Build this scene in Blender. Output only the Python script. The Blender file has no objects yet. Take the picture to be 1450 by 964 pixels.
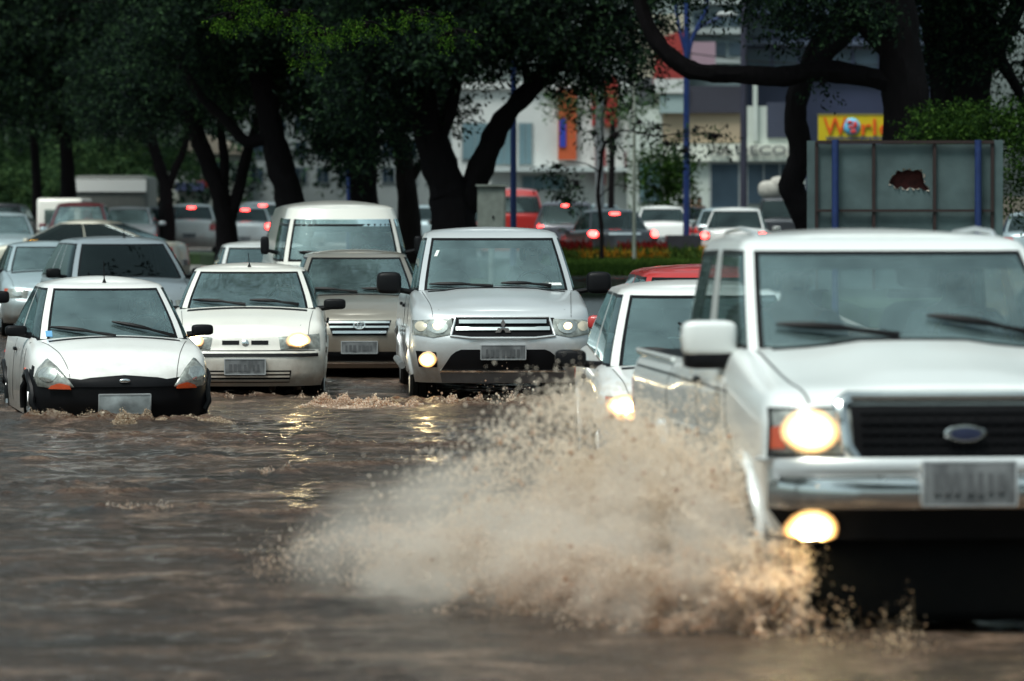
import bpy, bmesh, math, random
import numpy as np
from mathutils import Vector, Matrix, noise as mnoise
from mathutils.bvhtree import BVHTree
S = bpy.context.scene
COL = S.collection
R = math.radians
rnd = random.Random(7)
rng = np.random.default_rng(7)

# ------------------------------------------------------------------ camera, sky, sun, exposure
FPX, HOR, CAMH, IW, IH = 5500.0, 300.0, 1.95, 1450.0, 964.0
cam = bpy.data.cameras.new('camera'); camo = bpy.data.objects.new('camera', cam); COL.objects.link(camo)
camo.location = (0, 0, CAMH); camo.rotation_euler = (R(90), 0, 0)
cam.sensor_width = 36; cam.lens = 36*FPX/IW; cam.shift_y = -(IH/2-HOR)/IW
cam.clip_start = 0.5; cam.clip_end = 3000
cam.dof.use_dof = True; cam.dof.focus_distance = 35.5; cam.dof.aperture_fstop = 2.7
S.camera = camo
w = bpy.data.worlds.new('World'); S.world = w; w.use_nodes = True
nt = w.node_tree; bg = nt.nodes['Background']
sky = nt.nodes.new('ShaderNodeTexSky'); sky.sky_type = 'NISHITA'; sky.sun_disc = False
SUN_EL, SUN_AZ = R(64), R(215)
sky.sun_elevation = SUN_EL; sky.sun_rotation = SUN_AZ; sky.air_density = 1.0; sky.dust_density = 4.0; sky.ozone_density = 1.0
hsv = nt.nodes.new('ShaderNodeHueSaturation'); hsv.inputs['Saturation'].default_value = 0.34
nt.links.new(sky.outputs[0], hsv.inputs['Color'])
tnt = nt.nodes.new('ShaderNodeMix'); tnt.data_type = 'RGBA'; tnt.blend_type = 'MULTIPLY'; tnt.inputs[0].default_value = 1
tnt.inputs[7].default_value = (0.82, 1.04, 1.02, 1)
nt.links.new(hsv.outputs[0], tnt.inputs[6]); nt.links.new(tnt.outputs[2], bg.inputs['Color'])
bg.inputs['Strength'].default_value = 0.06
sl = bpy.data.lights.new('sun', 'SUN'); so = bpy.data.objects.new('sun', sl); COL.objects.link(so)
sl.energy = 1.5; sl.angle = R(18); sl.color = (1.0, 0.985, 0.94)
_d = Vector((math.sin(SUN_AZ)*math.cos(SUN_EL), math.cos(SUN_AZ)*math.cos(SUN_EL), math.sin(SUN_EL)))
so.rotation_euler = _d.to_track_quat('Z', 'Y').to_euler()
S.view_settings.view_transform = 'Standard'; S.view_settings.look = 'None'
S.view_settings.exposure = 1.0; S.view_settings.gamma = 1.0
S.render.engine = 'CYCLES'
S.cycles.volume_bounces = 2; S.cycles.max_bounces = 6; S.cycles.transparent_max_bounces = 24

# ------------------------------------------------------------------ helpers
def gz(Y):                     # height of the street: a dip holds the flood, it climbs slowly beyond
    if Y < 50: return 0.0
    if Y < 110: return (Y-50)*0.010
    return 0.6+(Y-110)*0.006
WATER = 0.10
def at(px, py, Y): return Vector(((px-IW/2)*Y/FPX, Y, CAMH-(py-HOR)*Y/FPX))
def pxX(px, Y): return (px-IW/2)*Y/FPX

class MB:
    def __init__(s): s.v = []; s.f = []; s.m = []; s.n = 0
    def add(s, v, f, mi=0):
        o = s.n
        s.v.extend([tuple(p) for p in v]); s.n += len(v)
        s.f.extend([tuple(i+o for i in q) for q in f]); s.m.extend([mi]*len(f))
        return s
    def box(s, c, d, rz=0, mi=0, taper=1.0):
        cx, cy, cz = c; hx, hy, hz = d[0]/2, d[1]/2, d[2]/2
        co, si = math.cos(rz), math.sin(rz); vs = []
        for z in (-1, 1):
            k = taper if z > 0 else 1
            for x, y in ((-1, -1), (1, -1), (1, 1), (-1, 1)):
                a, b = x*hx*k, y*hy*k
                vs.append((cx+a*co-b*si, cy+a*si+b*co, cz+z*hz))
        return s.add(vs, [(0, 3, 2, 1), (4, 5, 6, 7), (0, 1, 5, 4), (1, 2, 6, 5), (2, 3, 7, 6), (3, 0, 4, 7)], mi)
    def tube(s, pts, rad, n=8, cap=True, mi=0, wob=0.0):
        pts = [Vector(p) for p in pts]; N = len(pts)
        if not hasattr(rad, '__len__'): rad = [rad]*N
        vs = []; up = None
        for i, p in enumerate(pts):
            t = (pts[min(i+1, N-1)]-pts[max(i-1, 0)]).normalized()
            if up is None: up = Vector((0, 0, 1)) if abs(t.z) < 0.9 else Vector((0, 1, 0))
            a = t.cross(up).normalized(); b = a.cross(t).normalized(); up = b
            for k in range(n):
                an = 2*math.pi*k/n
                r = rad[i]*(1+(wob*mnoise.noise(Vector((i*0.45, k*1.3 if k < n/2 else (n-k)*1.3, rad[0]*50))) if wob else 0))
                vs.append(p+a*math.cos(an)*r+b*math.sin(an)*r)
        fs = [(i*n+k, i*n+(k+1) % n, (i+1)*n+(k+1) % n, (i+1)*n+k) for i in range(N-1) for k in range(n)]
        if cap:
            fs.append(tuple(range(n-1, -1, -1))); fs.append(tuple((N-1)*n+k for k in range(n)))
        return s.add(vs, fs, mi)
    def sbox(s, c, r, e=0.45, nu=16, nv=9, mi=0, shear=0.0):
        def sp(a, p): return math.copysign(abs(a)**p, a)
        vs = []
        for j in range(nv+1):
            ph = -math.pi/2+math.pi*j/nv
            for i in range(nu):
                th = 2*math.pi*i/nu+math.pi/nu
                x = sp(math.cos(ph), e)*sp(math.cos(th), e)*r[0]; y = sp(math.cos(ph), e)*sp(math.sin(th), e)*r[1]; z = sp(math.sin(ph), e)*r[2]
                vs.append((c[0]+x, c[1]+y+shear*z, c[2]+z))
        fs = [(j*nu+i, j*nu+(i+1) % nu, (j+1)*nu+(i+1) % nu, (j+1)*nu+i) for j in range(nv) for i in range(nu)]
        return s.add(vs, fs, mi)
    def lathe(s, prof, c, axis='x', n=20, mi=0):     # prof: (along, radius)
        vs = []
        for a, r in prof:
            for k in range(n):
                t = 2*math.pi*k/n; u, v = r*math.cos(t), r*math.sin(t)
                vs.append({'x': (c[0]+a, c[1]+u, c[2]+v), 'y': (c[0]+u, c[1]+a, c[2]+v), 'z': (c[0]+u, c[1]+v, c[2]+a)}[axis])
        fs = [(i*n+k, i*n+(k+1) % n, (i+1)*n+(k+1) % n, (i+1)*n+k) for i in range(len(prof)-1) for k in range(n)]
        return s.add(vs, fs, mi)
    def mesh(s, name, mats, smooth=True, ang=38):
        me = bpy.data.meshes.new(name)
        me.from_pydata(s.v, [], s.f)
        for m in (mats if isinstance(mats, (list, tuple)) else [mats]): me.materials.append(m)
        me.polygons.foreach_set('material_index', s.m)
        if smooth:
            me.polygons.foreach_set('use_smooth', [True]*len(s.f)); me.update()
            me.set_sharp_from_angle(angle=R(ang))
        me.update(); return me
    def build(s, name, mats, parent=None, smooth=True, ang=38, recalc=False):
        me = s.mesh(name, mats, smooth, ang)
        if recalc:
            bm = bmesh.new(); bm.from_mesh(me); bmesh.ops.recalc_face_normals(bm, faces=bm.faces); bm.to_mesh(me); bm.free()
        o = bpy.data.objects.new(name, me); COL.objects.link(o)
        if parent: o.parent = parent
        return o
def tag(o, label=None, cat=None, group=None, kind=None):
    if label: o['label'] = label
    if cat: o['category'] = cat
    if group: o['group'] = group
    if kind: o['kind'] = kind
    return o
def empty(name, loc, rz=0, label=None, cat=None, group=None):
    o = bpy.data.objects.new(name, None); COL.objects.link(o); o.location = loc; o.rotation_euler = (0, 0, rz)
    o.empty_display_size = 0.3
    return tag(o, label, cat, group)
def copy_tree(o, parent=None):
    c = o.copy(); COL.objects.link(c); c.parent = parent
    for ch in list(o.children): copy_tree(ch, c)
    return c
def from_np(name, v, f, mat, parent=None, smooth=True):
    me = bpy.data.meshes.new(name); nv, nf, k = len(v), len(f), f.shape[1]
    me.vertices.add(nv); me.vertices.foreach_set('co', np.ascontiguousarray(v, dtype=np.float32).ravel())
    me.loops.add(nf*k); me.loops.foreach_set('vertex_index', np.ascontiguousarray(f, dtype=np.int32).ravel())
    me.polygons.add(nf); me.polygons.foreach_set('loop_start', np.arange(0, nf*k, k, dtype=np.int32))
    me.polygons.foreach_set('loop_total', np.full(nf, k, dtype=np.int32))
    me.polygons.foreach_set('use_smooth', np.full(nf, smooth, dtype=bool))
    me.materials.append(mat); me.update(calc_edges=True); me.validate()
    o = bpy.data.objects.new(name, me); COL.objects.link(o)
    if parent: o.parent = parent
    return o

# ------------------------------------------------------------------ materials
MC = {}
def newmat(name):
    m = bpy.data.materials.new(name); m.use_nodes = True
    n = m.node_tree.nodes; return m, n, m.node_tree.links, n['Principled BSDF']
def N(n, t, **kw):
    x = n.new(t)
    for k, v in kw.items():
        if k.startswith('i_'): x.inputs[k[2:].replace('_', ' ')].default_value = v
        else: setattr(x, k, v)
    return x
def mixc(n, l, fac, a, b, mode='MIX'):
    x = n.new('ShaderNodeMix'); x.data_type = 'RGBA'; x.blend_type = mode
    for s, v in ((0, fac), (6, a), (7, b)):
        if hasattr(v, 'is_output'): l.new(v, x.inputs[s])
        else: x.inputs[s].default_value = v if s == 0 else (*v[:3], 1)
    return x.outputs[2]
def ramp(n, l, src, stops):
    x = n.new('ShaderNodeValToRGB'); e = x.color_ramp.elements
    while len(e) < len(stops): e.new(0.5)
    for q, (p, c) in zip(e, stops): q.position = p; q.color = (c, c, c, 1) if not hasattr(c, '__len__') else (*c[:3], 1)
    l.new(src, x.inputs[0]); return x.outputs[0]
def simple(name, col, rough=0.5, metal=0.0, coat=0.0, emit=None, es=0.0, var=0.15, scale=8.0, bump=0.0, bscale=60.0, spec=None):
    if name in MC: return MC[name]
    m, n, l, p = newmat(name)
    tc = N(n, 'ShaderNodeTexCoord'); ns = N(n, 'ShaderNodeTexNoise', i_Scale=scale, i_Detail=5.0)
    l.new(tc.outputs['Object'], ns.inputs['Vector'])
    f = ramp(n, l, ns.outputs[0], [(0.3, 0.0), (0.7, 1.0)])
    l.new(mixc(n, l, f, [c*(1-var) for c in col], [min(1, c*(1+var)) for c in col]), p.inputs['Base Color'])
    p.inputs['Roughness'].default_value = rough; p.inputs['Metallic'].default_value = metal
    p.inputs['Coat Weight'].default_value = coat; p.inputs['Coat Roughness'].default_value = 0.06
    p.inputs['Specular IOR Level'].default_value = spec if spec is not None else (.12 if max(col) < .02 and coat == 0 else .4)
    if emit: p.inputs['Emission Color'].default_value = (*emit, 1); p.inputs['Emission Strength'].default_value = es
    if bump:
        n2 = N(n, 'ShaderNodeTexNoise', i_Scale=bscale, i_Detail=6.0); l.new(tc.outputs['Object'], n2.inputs['Vector'])
        b = N(n, 'ShaderNodeBump', i_Strength=bump, i_Distance=0.02); l.new(n2.outputs[0], b.inputs['Height']); l.new(b.outputs[0], p.inputs['Normal'])
    MC[name] = m; return m
def paint(name, col, metal=0.0, rough=0.34, mud=0.75):
    if name in MC: return MC[name]
    m, n, l, p = newmat(name)
    tc = N(n, 'ShaderNodeTexCoord'); sep = N(n, 'ShaderNodeSeparateXYZ'); l.new(tc.outputs['Object'], sep.inputs[0])
    ns = N(n, 'ShaderNodeTexNoise', i_Scale=5.0, i_Detail=8.0, i_Roughness=0.65); l.new(tc.outputs['Object'], ns.inputs['Vector'])
    ad = N(n, 'ShaderNodeMath', operation='MULTIPLY_ADD'); l.new(ns.outputs[0], ad.inputs[0]); ad.inputs[1].default_value = -0.55; l.new(sep.outputs[2], ad.inputs[2])
    mk = ramp(n, l, ad.outputs[0], [(0.0, mud), (0.25, mud*0.45), (0.45, 0.10), (0.60, 0.03)])
    l.new(mixc(n, l, mk, col, (0.20, 0.135, 0.09)), p.inputs['Base Color'])
    p.inputs['Metallic'].default_value = metal; p.inputs['Coat Weight'].default_value = 0.8; p.inputs['Coat Roughness'].default_value = 0.07
    n3 = N(n, 'ShaderNodeTexNoise', i_Scale=3.0, i_Detail=4.0); l.new(tc.outputs['Object'], n3.inputs['Vector'])
    rr = N(n, 'ShaderNodeMapRange'); l.new(n3.outputs[0], rr.inputs[0]); rr.inputs[3].default_value = rough-0.08; rr.inputs[4].default_value = rough+0.12
    l.new(rr.outputs[0], p.inputs['Roughness'])
    vo = N(n, 'ShaderNodeTexVoronoi', i_Scale=85.0, i_Randomness=1.0); l.new(tc.outputs['Object'], vo.inputs['Vector'])
    dr = ramp(n, l, vo.outputs['Distance'], [(0.0, 1.0), (0.30, 0.0)])
    b = N(n, 'ShaderNodeBump', i_Strength=0.25, i_Distance=0.003); l.new(dr, b.inputs['Height']); l.new(b.outputs[0], p.inputs['Coat Normal'])
    MC[name] = m; return m
def glassmat(name, tint=(0.45, 0.52, 0.52), ior=1.95, rough=0.03, fog=1.0):
    if name in MC: return MC[name]
    m, n, l, p = newmat(name); n.remove(p); out = n['Material Output']
    tr = N(n, 'ShaderNodeBsdfTransparent'); tr.inputs[0].default_value = (*tint, 1)
    gl = N(n, 'ShaderNodeBsdfGlossy'); gl.inputs['Roughness'].default_value = rough; gl.inputs['Color'].default_value = (0.84, 1, 1, 1)
    df = N(n, 'ShaderNodeBsdfDiffuse'); df.inputs[0].default_value = (0.30, 0.44, 0.45, 1)  # pale teal diffuse film, standing in for sky reflected in the glass
    fr = N(n, 'ShaderNodeFresnel'); fr.inputs[0].default_value = ior
    tc = N(n, 'ShaderNodeTexCoord'); ns = N(n, 'ShaderNodeTexNoise', i_Scale=2.2, i_Detail=5.0, i_Roughness=0.6); l.new(tc.outputs['Object'], ns.inputs['Vector'])
    fg = ramp(n, l, ns.outputs[0], [(0.33, 0.10*fog), (0.72, 0.34*fog)])
    m0 = N(n, 'ShaderNodeMixShader'); l.new(fg, m0.inputs[0]); l.new(tr.outputs[0], m0.inputs[1]); l.new(df.outputs[0], m0.inputs[2])
    vo = N(n, 'ShaderNodeTexVoronoi', i_Scale=70.0); l.new(tc.outputs['Object'], vo.inputs['Vector'])
    dr = ramp(n, l, vo.outputs['Distance'], [(0.0, 1.0), (0.25, 0.0)])
    b = N(n, 'ShaderNodeBump', i_Strength=0.15, i_Distance=0.003); l.new(dr, b.inputs['Height']); l.new(b.outputs[0], gl.inputs['Normal'])
    ms = N(n, 'ShaderNodeMixShader'); l.new(fr.outputs[0], ms.inputs[0]); l.new(m0.outputs[0], ms.inputs[1]); l.new(gl.outputs[0], ms.inputs[2])
    l.new(ms.outputs[0], out.inputs[0]); MC[name] = m; return m
def lamp(name, col, es):
    if name in MC: return MC[name]
    m, n, l, p = newmat(name); p.inputs['Base Color'].default_value = (*col, 1)
    p.inputs['Emission Color'].default_value = (*col, 1); p.inputs['Emission Strength'].default_value = es; p.inputs['Roughness'].default_value = 0.1
    MC[name] = m; return m
M_BLACK = simple('black_plastic', (0.007, 0.007, 0.008), 0.4, bump=0.1, bscale=250)
M_DARK = simple('cabin_dark', (0.008, 0.009, 0.010), 0.75)
M_RUB = simple('tyre_rubber', (0.009, 0.009, 0.009), 0.55, bump=0.3, bscale=120)
M_SEAL = simple('rubber_seal', (0.006, 0.006, 0.007), 0.35)
M_CHR = simple('chrome', (0.75, 0.75, 0.74), 0.14, 1.0, var=0.05)
M_ALU = simple('wheel_alloy', (0.42, 0.42, 0.42), 0.35, 0.9)
M_SEAT = simple('seat_fabric', (0.022, 0.024, 0.028), 0.9, bump=0.3, bscale=300)
M_GLASS = glassmat('window_glass', (.80, .88, .88), ior=2.45)
M_RGLASS = glassmat('rear_glass', (.85, .9, .9), 1.4, fog=.3)
M_STRIP = glassmat('sun_strip_glass', (.03, .035, .06), 1.6, fog=.2)
M_TINT = glassmat('tinted_glass', (0.05, 0.05, 0.055), 1.42, fog=0.03)
M_SIDE = glassmat('side_glass', (0.50, 0.56, 0.55), 1.7, fog=0.6)
M_REF = simple('lamp_reflector', (0.62, 0.62, 0.58), 0.12, 0.85, var=0.2, scale=30)
M_LENS = simple('lamp_lens', (0.30, 0.31, 0.28), 0.08, 0.3, coat=1, var=0.45, scale=22)
def glowlamp(name):
    m, n, l, p = newmat(name); a = N(n, 'ShaderNodeAttribute', attribute_name='radial')
    c = ramp(n, l, a.outputs['Fac'], [(0, (1, .84, .50)), (.45, (1, .72, .28)), (.8, (1, .50, .12)), (1, (.8, .32, .06))])
    s = N(n, 'ShaderNodeMath', operation='POWER'); mr = N(n, 'ShaderNodeMapRange'); l.new(a.outputs['Fac'], mr.inputs[0]); mr.inputs[3].default_value = 1; mr.inputs[4].default_value = .30; l.new(mr.outputs[0], s.inputs[0]); s.inputs[1].default_value = 4.6
    q = N(n, 'ShaderNodeMath', operation='MULTIPLY'); l.new(s.outputs[0], q.inputs[0]); q.inputs[1].default_value = 75
    l.new(c, p.inputs['Emission Color']); l.new(q.outputs[0], p.inputs['Emission Strength']); p.inputs['Base Color'].default_value = (.5, .45, .35, 1); p.inputs['Roughness'].default_value = .15
    return m
M_WARM = glowlamp('lit_headlamp')
M_HOT = lamp('lit_bulb', (1.0, 0.82, 0.46), 90)
M_DIM = lamp('dim_sidelight', (1.0, 0.72, 0.38), 1.1)
M_AMB = simple('amber_lens', (0.50, 0.065, 0.015), 0.15, coat=1)
M_AMBL = lamp('lit_amber_lamp', (1.0, 0.52, 0.07), 5)
M_RED = simple('red_lens', (0.45, 0.015, 0.012), 0.15, coat=1)
M_REDL = lamp('lit_brake_lamp', (1.0, 0.04, 0.035), 9)
def platemat():
    m, n, l, p = newmat('licence_plate_grey')
    tc = N(n, 'ShaderNodeTexCoord'); mp = N(n, 'ShaderNodeMapping'); mp.inputs['Scale'].default_value = (15, 1, 8); l.new(tc.outputs['Object'], mp.inputs[0])
    ns = N(n, 'ShaderNodeTexNoise', i_Scale=1.0, i_Detail=1.5); l.new(mp.outputs[0], ns.inputs[0])
    f = ramp(n, l, ns.outputs[0], [(0.35, 0.0), (0.62, 1.0)])
    l.new(mixc(n, l, f, (0.10, 0.105, 0.11), (0.20, 0.21, 0.215)), p.inputs['Base Color']); p.inputs['Roughness'].default_value = 0.45
    return m
M_PLATE = platemat()
M_CHARS = simple('plate_blurred_marks', (.11, .115, .12), .6)
M_PLATE_RIM = simple('plate_rim', (0.45, 0.47, 0.48), 0.4, 0.3)
P_WHITE = paint('white_paint', (0.84, 0.84, 0.81)); P_CREAM = paint('cream_paint', (0.84, 0.82, 0.75))
P_RWHITE = paint('worn_white_paint', (0.80, 0.83, 0.81), 0.0, 0.3); M_GRILLE = simple('grille_black', (0.006, 0.006, 0.007), 0.8)
P_SILV = paint('silver_paint', (0.62, 0.65, 0.66), 0.35, 0.32); P_GOLD = paint('beige_metallic_paint', (0.36, 0.33, 0.28), 0.5, 0.3)
P_RED = paint('red_paint', (0.45, 0.02, 0.018)); P_DARK = paint('dark_grey_paint', (0.035, 0.04, 0.05), 0.3); P_BLUE = paint('pale_blue_paint', (0.42, 0.52, 0.55), 0.4)
P_MAR = paint('maroon_paint', (0.12, 0.025, 0.03), 0.3); P_BEIGE = paint('light_beige_paint', (0.60, 0.57, 0.47), 0.3); P_GREY = paint('mid_grey_paint', (0.30, 0.33, 0.35), 0.4)
# ------------------------------------------------------------------ car builder
def interp(x, pts):
    return float(np.interp(x, [p[0] for p in pts], [p[1] for p in pts]))
def smooth_interp(x, pts):
    xs = [p[0] for p in pts]; d = 0.05
    return sum(interp(x+k*d, pts) for k in (-1, -0.5, 0, 0.5, 1))/5
def half_contour(w, yf, yr, cf, nf, cr, nr, phf, ys, phr):
    out = []
    for ph in phf:
        r = (abs(math.cos(ph))**nf+abs(math.sin(ph))**nf)**(-1/nf)
        out.append((w*r*math.sin(ph), yf+cf*(1-r*math.cos(ph))))
    a, b = yf+cf, yr-cr
    for t in ys: out.append((w, a+(b-a)*t))
    for ph in phr:
        r = (abs(math.cos(ph))**nr+abs(math.sin(ph))**nr)**(-1/nr)
        out.append((w*r*math.sin(ph), yr-cr*(1-r*math.cos(ph))))
    return out
class Car:
    def __init__(c, name, label, front, yaw, sp, colour, cat='car', group=None, dz=0.0, lower=None, glass=None, sideglass=None, detail=True):
        c.sp = sp; c.L = sp['L']; c.W = sp['W']; c.col = colour; c.detail = detail
        yr_ = R(yaw); ctr = Vector((front[0], front[1], 0))+Vector((-math.sin(yr_), math.cos(yr_), 0))*(c.L/2)
        c.root = empty(name, (ctr.x, ctr.y, gz(ctr.y)+dz), yr_, label, cat, group)
        c.glass = glass or M_GLASS; c.sideglass = sideglass or M_SIDE
        c.lower = lower; c.shells(); c.wheels()
    def put(c, name, mb, mat, parent=None, **k):
        h = c.L/2; mb.v = [(x, y-h, z) for x, y, z in mb.v]
        return mb.build(name, mat, parent or c.root, **k)
    def deck(c, y): return smooth_interp(y, c.sp['deck'])
    def shells(c):
        sp = c.sp; W = c.W; L = c.L; zb = sp.get('zb', 0.2); nose = sp['nose']; tail = sp['tail']
        cf, nf, cr, nr = sp.get('cf', 0.55), sp.get('nf', 3.2), sp.get('cr', 0.4), sp.get('nr', 4)
        lv = [0, .04, .1, .18, .26, .34, .42, .5, .58, .66, .74, .81, .87, .92, .955, .98, .995, 1.0]
        side = sp.get('side', [(0, .955), (.12, .985), (.45, 1.0), (.62, .992), (.66, 1.0), (.85, .985), (1, .95)])
        ins = {.92: .002, .955: .007, .98: .018, .995: .036, 1.0: .062}
        drp = {.92: .0, .955: -.002, .98: -.003, .995: .0, 1.0: .006}
        phf = [R(a) for a in (0, 7, 14, 21, 28, 34, 39, 43, 47, 51, 56, 62, 68, 75, 82)]
        phr = [R(a) for a in (82, 72, 62, 54, 48, 43, 38, 32, 24, 12, 0)]
        ys = [i/30 for i in range(31)]
        zf, zr = c.deck(0.02), c.deck(L-0.02); levels = []
        for v in lv:
            w = W*interp(v, side)-ins.get(v, 0)
            yf = interp(zb+v*(zf-zb), nose)+ins.get(v, 0)*1.3; yr = L-interp(zb+v*(zr-zb), tail)-ins.get(v, 0)
            h = half_contour(w, yf, yr, cf, nf, cr, nr, phf, ys, phr)
            levels.append([(x, y, zb+v*(c.deck(y)-zb)+drp.get(v, 0)) for x, y in h])
        K = len(levels[0]); ring = 2*K-2
        V = []
        for lvv in levels:
            V += lvv+[(-x, y, z) for x, y, z in lvv[-2:0:-1]]
        F = []
        for j in range(len(lv)-1):
            for i in range(ring): F.append((j*ring+i, j*ring+(i+1) % ring, (j+1)*ring+(i+1) % ring, (j+1)*ring+i))
        base = (len(lv)-1)*ring; top = levels[-1]; M = 12; cap = []
        crown = sp.get('crown', 0.035); bulge = sp.get('bulge', None)
        for i in range(1, K-1):
            row = [base+i]; x0, y0, z0 = top[i]
            for q in range(1, M):
                t = 1-2*q/M; x = x0*t
                z = z0+crown*(1-t*t)*min(1, x0/(W*.6))**2
                if bulge:
                    s_, wd, y1, y2 = bulge; e = (0.5+0.5*math.tanh((wd-abs(x))*22))
                    z += s_*e*max(0, min(1, (y0-y1)/.35))
                row.append(len(V)); V.append((x, y0, z))
            row.append(base+ring-i); cap.append(row)
        for i in range(len(cap)-1):
            a, b = cap[i], cap[i+1]
            for q in range(M): F.append((a[q], b[q], b[q+1], a[q+1]))
        F.append((base, *cap[0])); F.append((base+K-1, *cap[-1][::-1]))
        # wheel arches
        V = [list(p) for p in V]
        Rw = sp['R']; Ra = Rw+sp.get('gap', .055)
        for p in V:
            for yc in sp['axles']:
                if abs(p[0]) > W*.55:
                    dy, dz_ = p[1]-yc, p[2]-Rw; d = math.hypot(dy, dz_)
                    if abs(d-Ra) < .032 and dz_ > -.1: p[1] = yc+dy/d*Ra; p[2] = Rw+dz_/d*Ra
        g = sp['gh']; keep = []; mi = []
        for f in F:
            cx = sum(V[i][0] for i in f)/len(f); cy = sum(V[i][1] for i in f)/len(f); cz = sum(V[i][2] for i in f)/len(f)
            cut = False
            for yc in sp['axles']:
                if abs(cx) > W*.6 and math.hypot(cy-yc, cz-Rw) < Ra: cut = True
            if cut: continue
            k = 0
            if min(i for i in f) >= base-ring*0 and abs(cx) < g['wb']-.03 and g['y0']+.14 < cy < g['y3']-.06 and len(f) == 4 and min(f) >= base: k = 1
            if sp.get('bed') and min(f) >= base and abs(cx) < W-.14 and sp['bed'][0] < cy < sp['bed'][1]: k = 1
            if k == 0 and c.lower and c.lower[0](cx, cy, cz): k = 2
            keep.append(f); mi.append(k)
        c.bvh = BVHTree.FromPolygons([Vector(p) for p in V], keep)
        mb = MB(); mb.v = [tuple(p) for p in V]; mb.n = len(V)
        mb.f = [f for f, k in zip(keep, mi) if k != 2]; mb.m = [k for k in mi if k != 2]
        c.body = c.put('body', mb, [c.col, M_DARK], ang=32)
        if c.lower:
            for half in (0, 1):
                mb = MB(); fl = [f for f, k in zip(keep, mi) if k == 2 and (V[f[0]][1] > L/2) == bool(half)]; ids = sorted({i for f in fl for i in f}); mp = {a: b for b, a in enumerate(ids)}
                mb.add([V[i] for i in ids], [tuple(mp[i] for i in f) for f in fl]); c.bump = c.put('bumper', mb, c.lower[1], ang=40)
        # arch lips
        for s in (-1, 1):
            for yc in sp['axles']:
                pts = []
                for a in range(0, 181, 12):
                    y, z = yc-math.cos(R(a))*Ra, Rw+math.sin(R(a))*Ra
                    h = c.bvh.ray_cast(Vector((s*3, y, z+.012)), Vector((-s, 0, 0)))
                    pts.append((h[0].x+s*.003 if h[0] and abs(h[0].x) > W*.7 else s*W*.97, y, z))
                f = sp.get('flare', .014)
                c.put('wheel_arch_lip', MB().tube(pts, f, 7), sp.get('archmat') or c.col)
        # dark underbody
        ub = MB().box((0, L/2, zb+.14), (2*W-.5, L-.5, .30)); ub.box((0, L/2, (zb+.2+interp(.6, [(0, 0), (1, 1)])*0)+.16), (2*W-.5, L-.7, .34))
        c.put('underbody', ub, M_DARK, smooth=False)
        # greenhouse
        y0, y1, y2, y3 = g['y0'], g['y1'], g['y2'], g['y3']; zr_ = g['zr']; wb, wt = g['wb'], g['wt']; cfg = g.get('cf', .34); crg = g.get('cr', .26); nn = g.get('n', 3.6); nn2 = 5
        v_lo, v_hi = g.get('vlo', .05), g.get('vhi', .90)
        gl = [0, v_lo, v_lo+.042, .2, .35, .5, .65, .78, v_hi-.04, v_hi, .955, .985, 1.0]
        gins = {.955: .012, .985: .035, 1.0: .075}; gz_ = {.955: -.0, .985: -.006, 1.0: .0}
        A0, A1 = g.get('pil', (49, 57))
        phf = [R(a) for a in (0, 6, 12, 18, 24, 30, 36, 41, A0-5, A0-2.8, A0, A1, A1+1.5, A1+9, 78)]
        B0, B1 = 57, 49
        phr = [R(a) for a in (78, B0+8, B0+1.5, B0, B1, B1-1.6, B1-5, 38, 28, 14, 0)]
        sp_ = sorted(g.get('split', [.46])); ys = [0.0]; cells = []
        pw = g.get('pw', .035)
        for q in sp_: ys += [q-pw-.008, q-pw, q+pw, q+pw+.008]
        ys += [1.0]
        levels = []
        for v in gl:
            vv = v; w = wb+(wt-wb)*(vv**1.25)-gins.get(v, 0)
            yf = y0+(y1-y0)*(vv**1.08)+gins.get(v, 0)*1.6; yr = y3+(y2-y3)*(vv**1.15)-gins.get(v, 0)*1.6
            h = half_contour(w, yf, yr, cfg, nn, crg, nn2, phf, ys, phr)
            arch = g.get('arch', .03)
            levels.append([(x, y, (c.deck(y)-.03)+(zr_-arch*.8-c.deck(y)+.03)*vv+gz_.get(v, 0)+arch*vv*4*max(0, (y-y0)/(y3-y0))*(1-min(1, (y-y0)/(y3-y0)))) for x, y in h])
        K = len(levels[0]); ring = 2*K-2; V = []
        for lvv in levels: V += lvv+[(-x, y, z) for x, y, z in lvv[-2:0:-1]]
        iA0, iA1 = 10, 11; nS = len(phf); iS = list(range(nS, nS+len(ys))); r0 = nS+len(ys)
        jlo, jlo2, jhi2, jhi = 1, 2, len(gl)-5, len(gl)-4
        def kind(i, j):
            if not (jlo <= j < jhi): return 'p'
            edge = (j == jlo or j == jhi-1)
            if i < iA0: return 's' if (edge or i == iA0-1) else 'w'
            if i < iA1: return 'p'
            if i < r0+3:
                k = i-nS
                if k >= 0 and k < len(ys)-1:
                    ph = k % 4
                    if ph == 2: return 'p' if not g.get('blackB') else 's'
                    if ph in (1, 3): return 's'
                if i in (iA1, r0+2): return 's'
                if i >= g.get('cpil', 99)+r0: return 'p'
                return 's' if edge else 'd'
            if i < r0+4: return 'p'
            return 's' if (edge or i == r0+4) else 'r'
        parts = {'p': [], 's': [], 'w': [], 'dl': [], 'dr': [], 'r': []}
        nog = g.get('noside', 99)
        for j in range(len(gl)-1):
            for i in range(ring):
                ii = i if i < K-1 else ring-1-i
                k = kind(ii, j)
                if k in 'ds' and iA1 < ii < r0+3 and ii-nS >= nog and k == 'd': k = 'p'
                if k in 's' and iA1 < ii < r0+3 and ii-nS > nog: k = 'p'
                if k == 'd': k = 'dr' if i < K-1 else 'dl'
                parts[k].append((j*ring+i, j*ring+(i+1) % ring, (j+1)*ring+(i+1) % ring, (j+1)*ring+i))
        base = (len(gl)-1)*ring; top = levels[-1]; cap = []; gcr = g.get('crown', .035)
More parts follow.
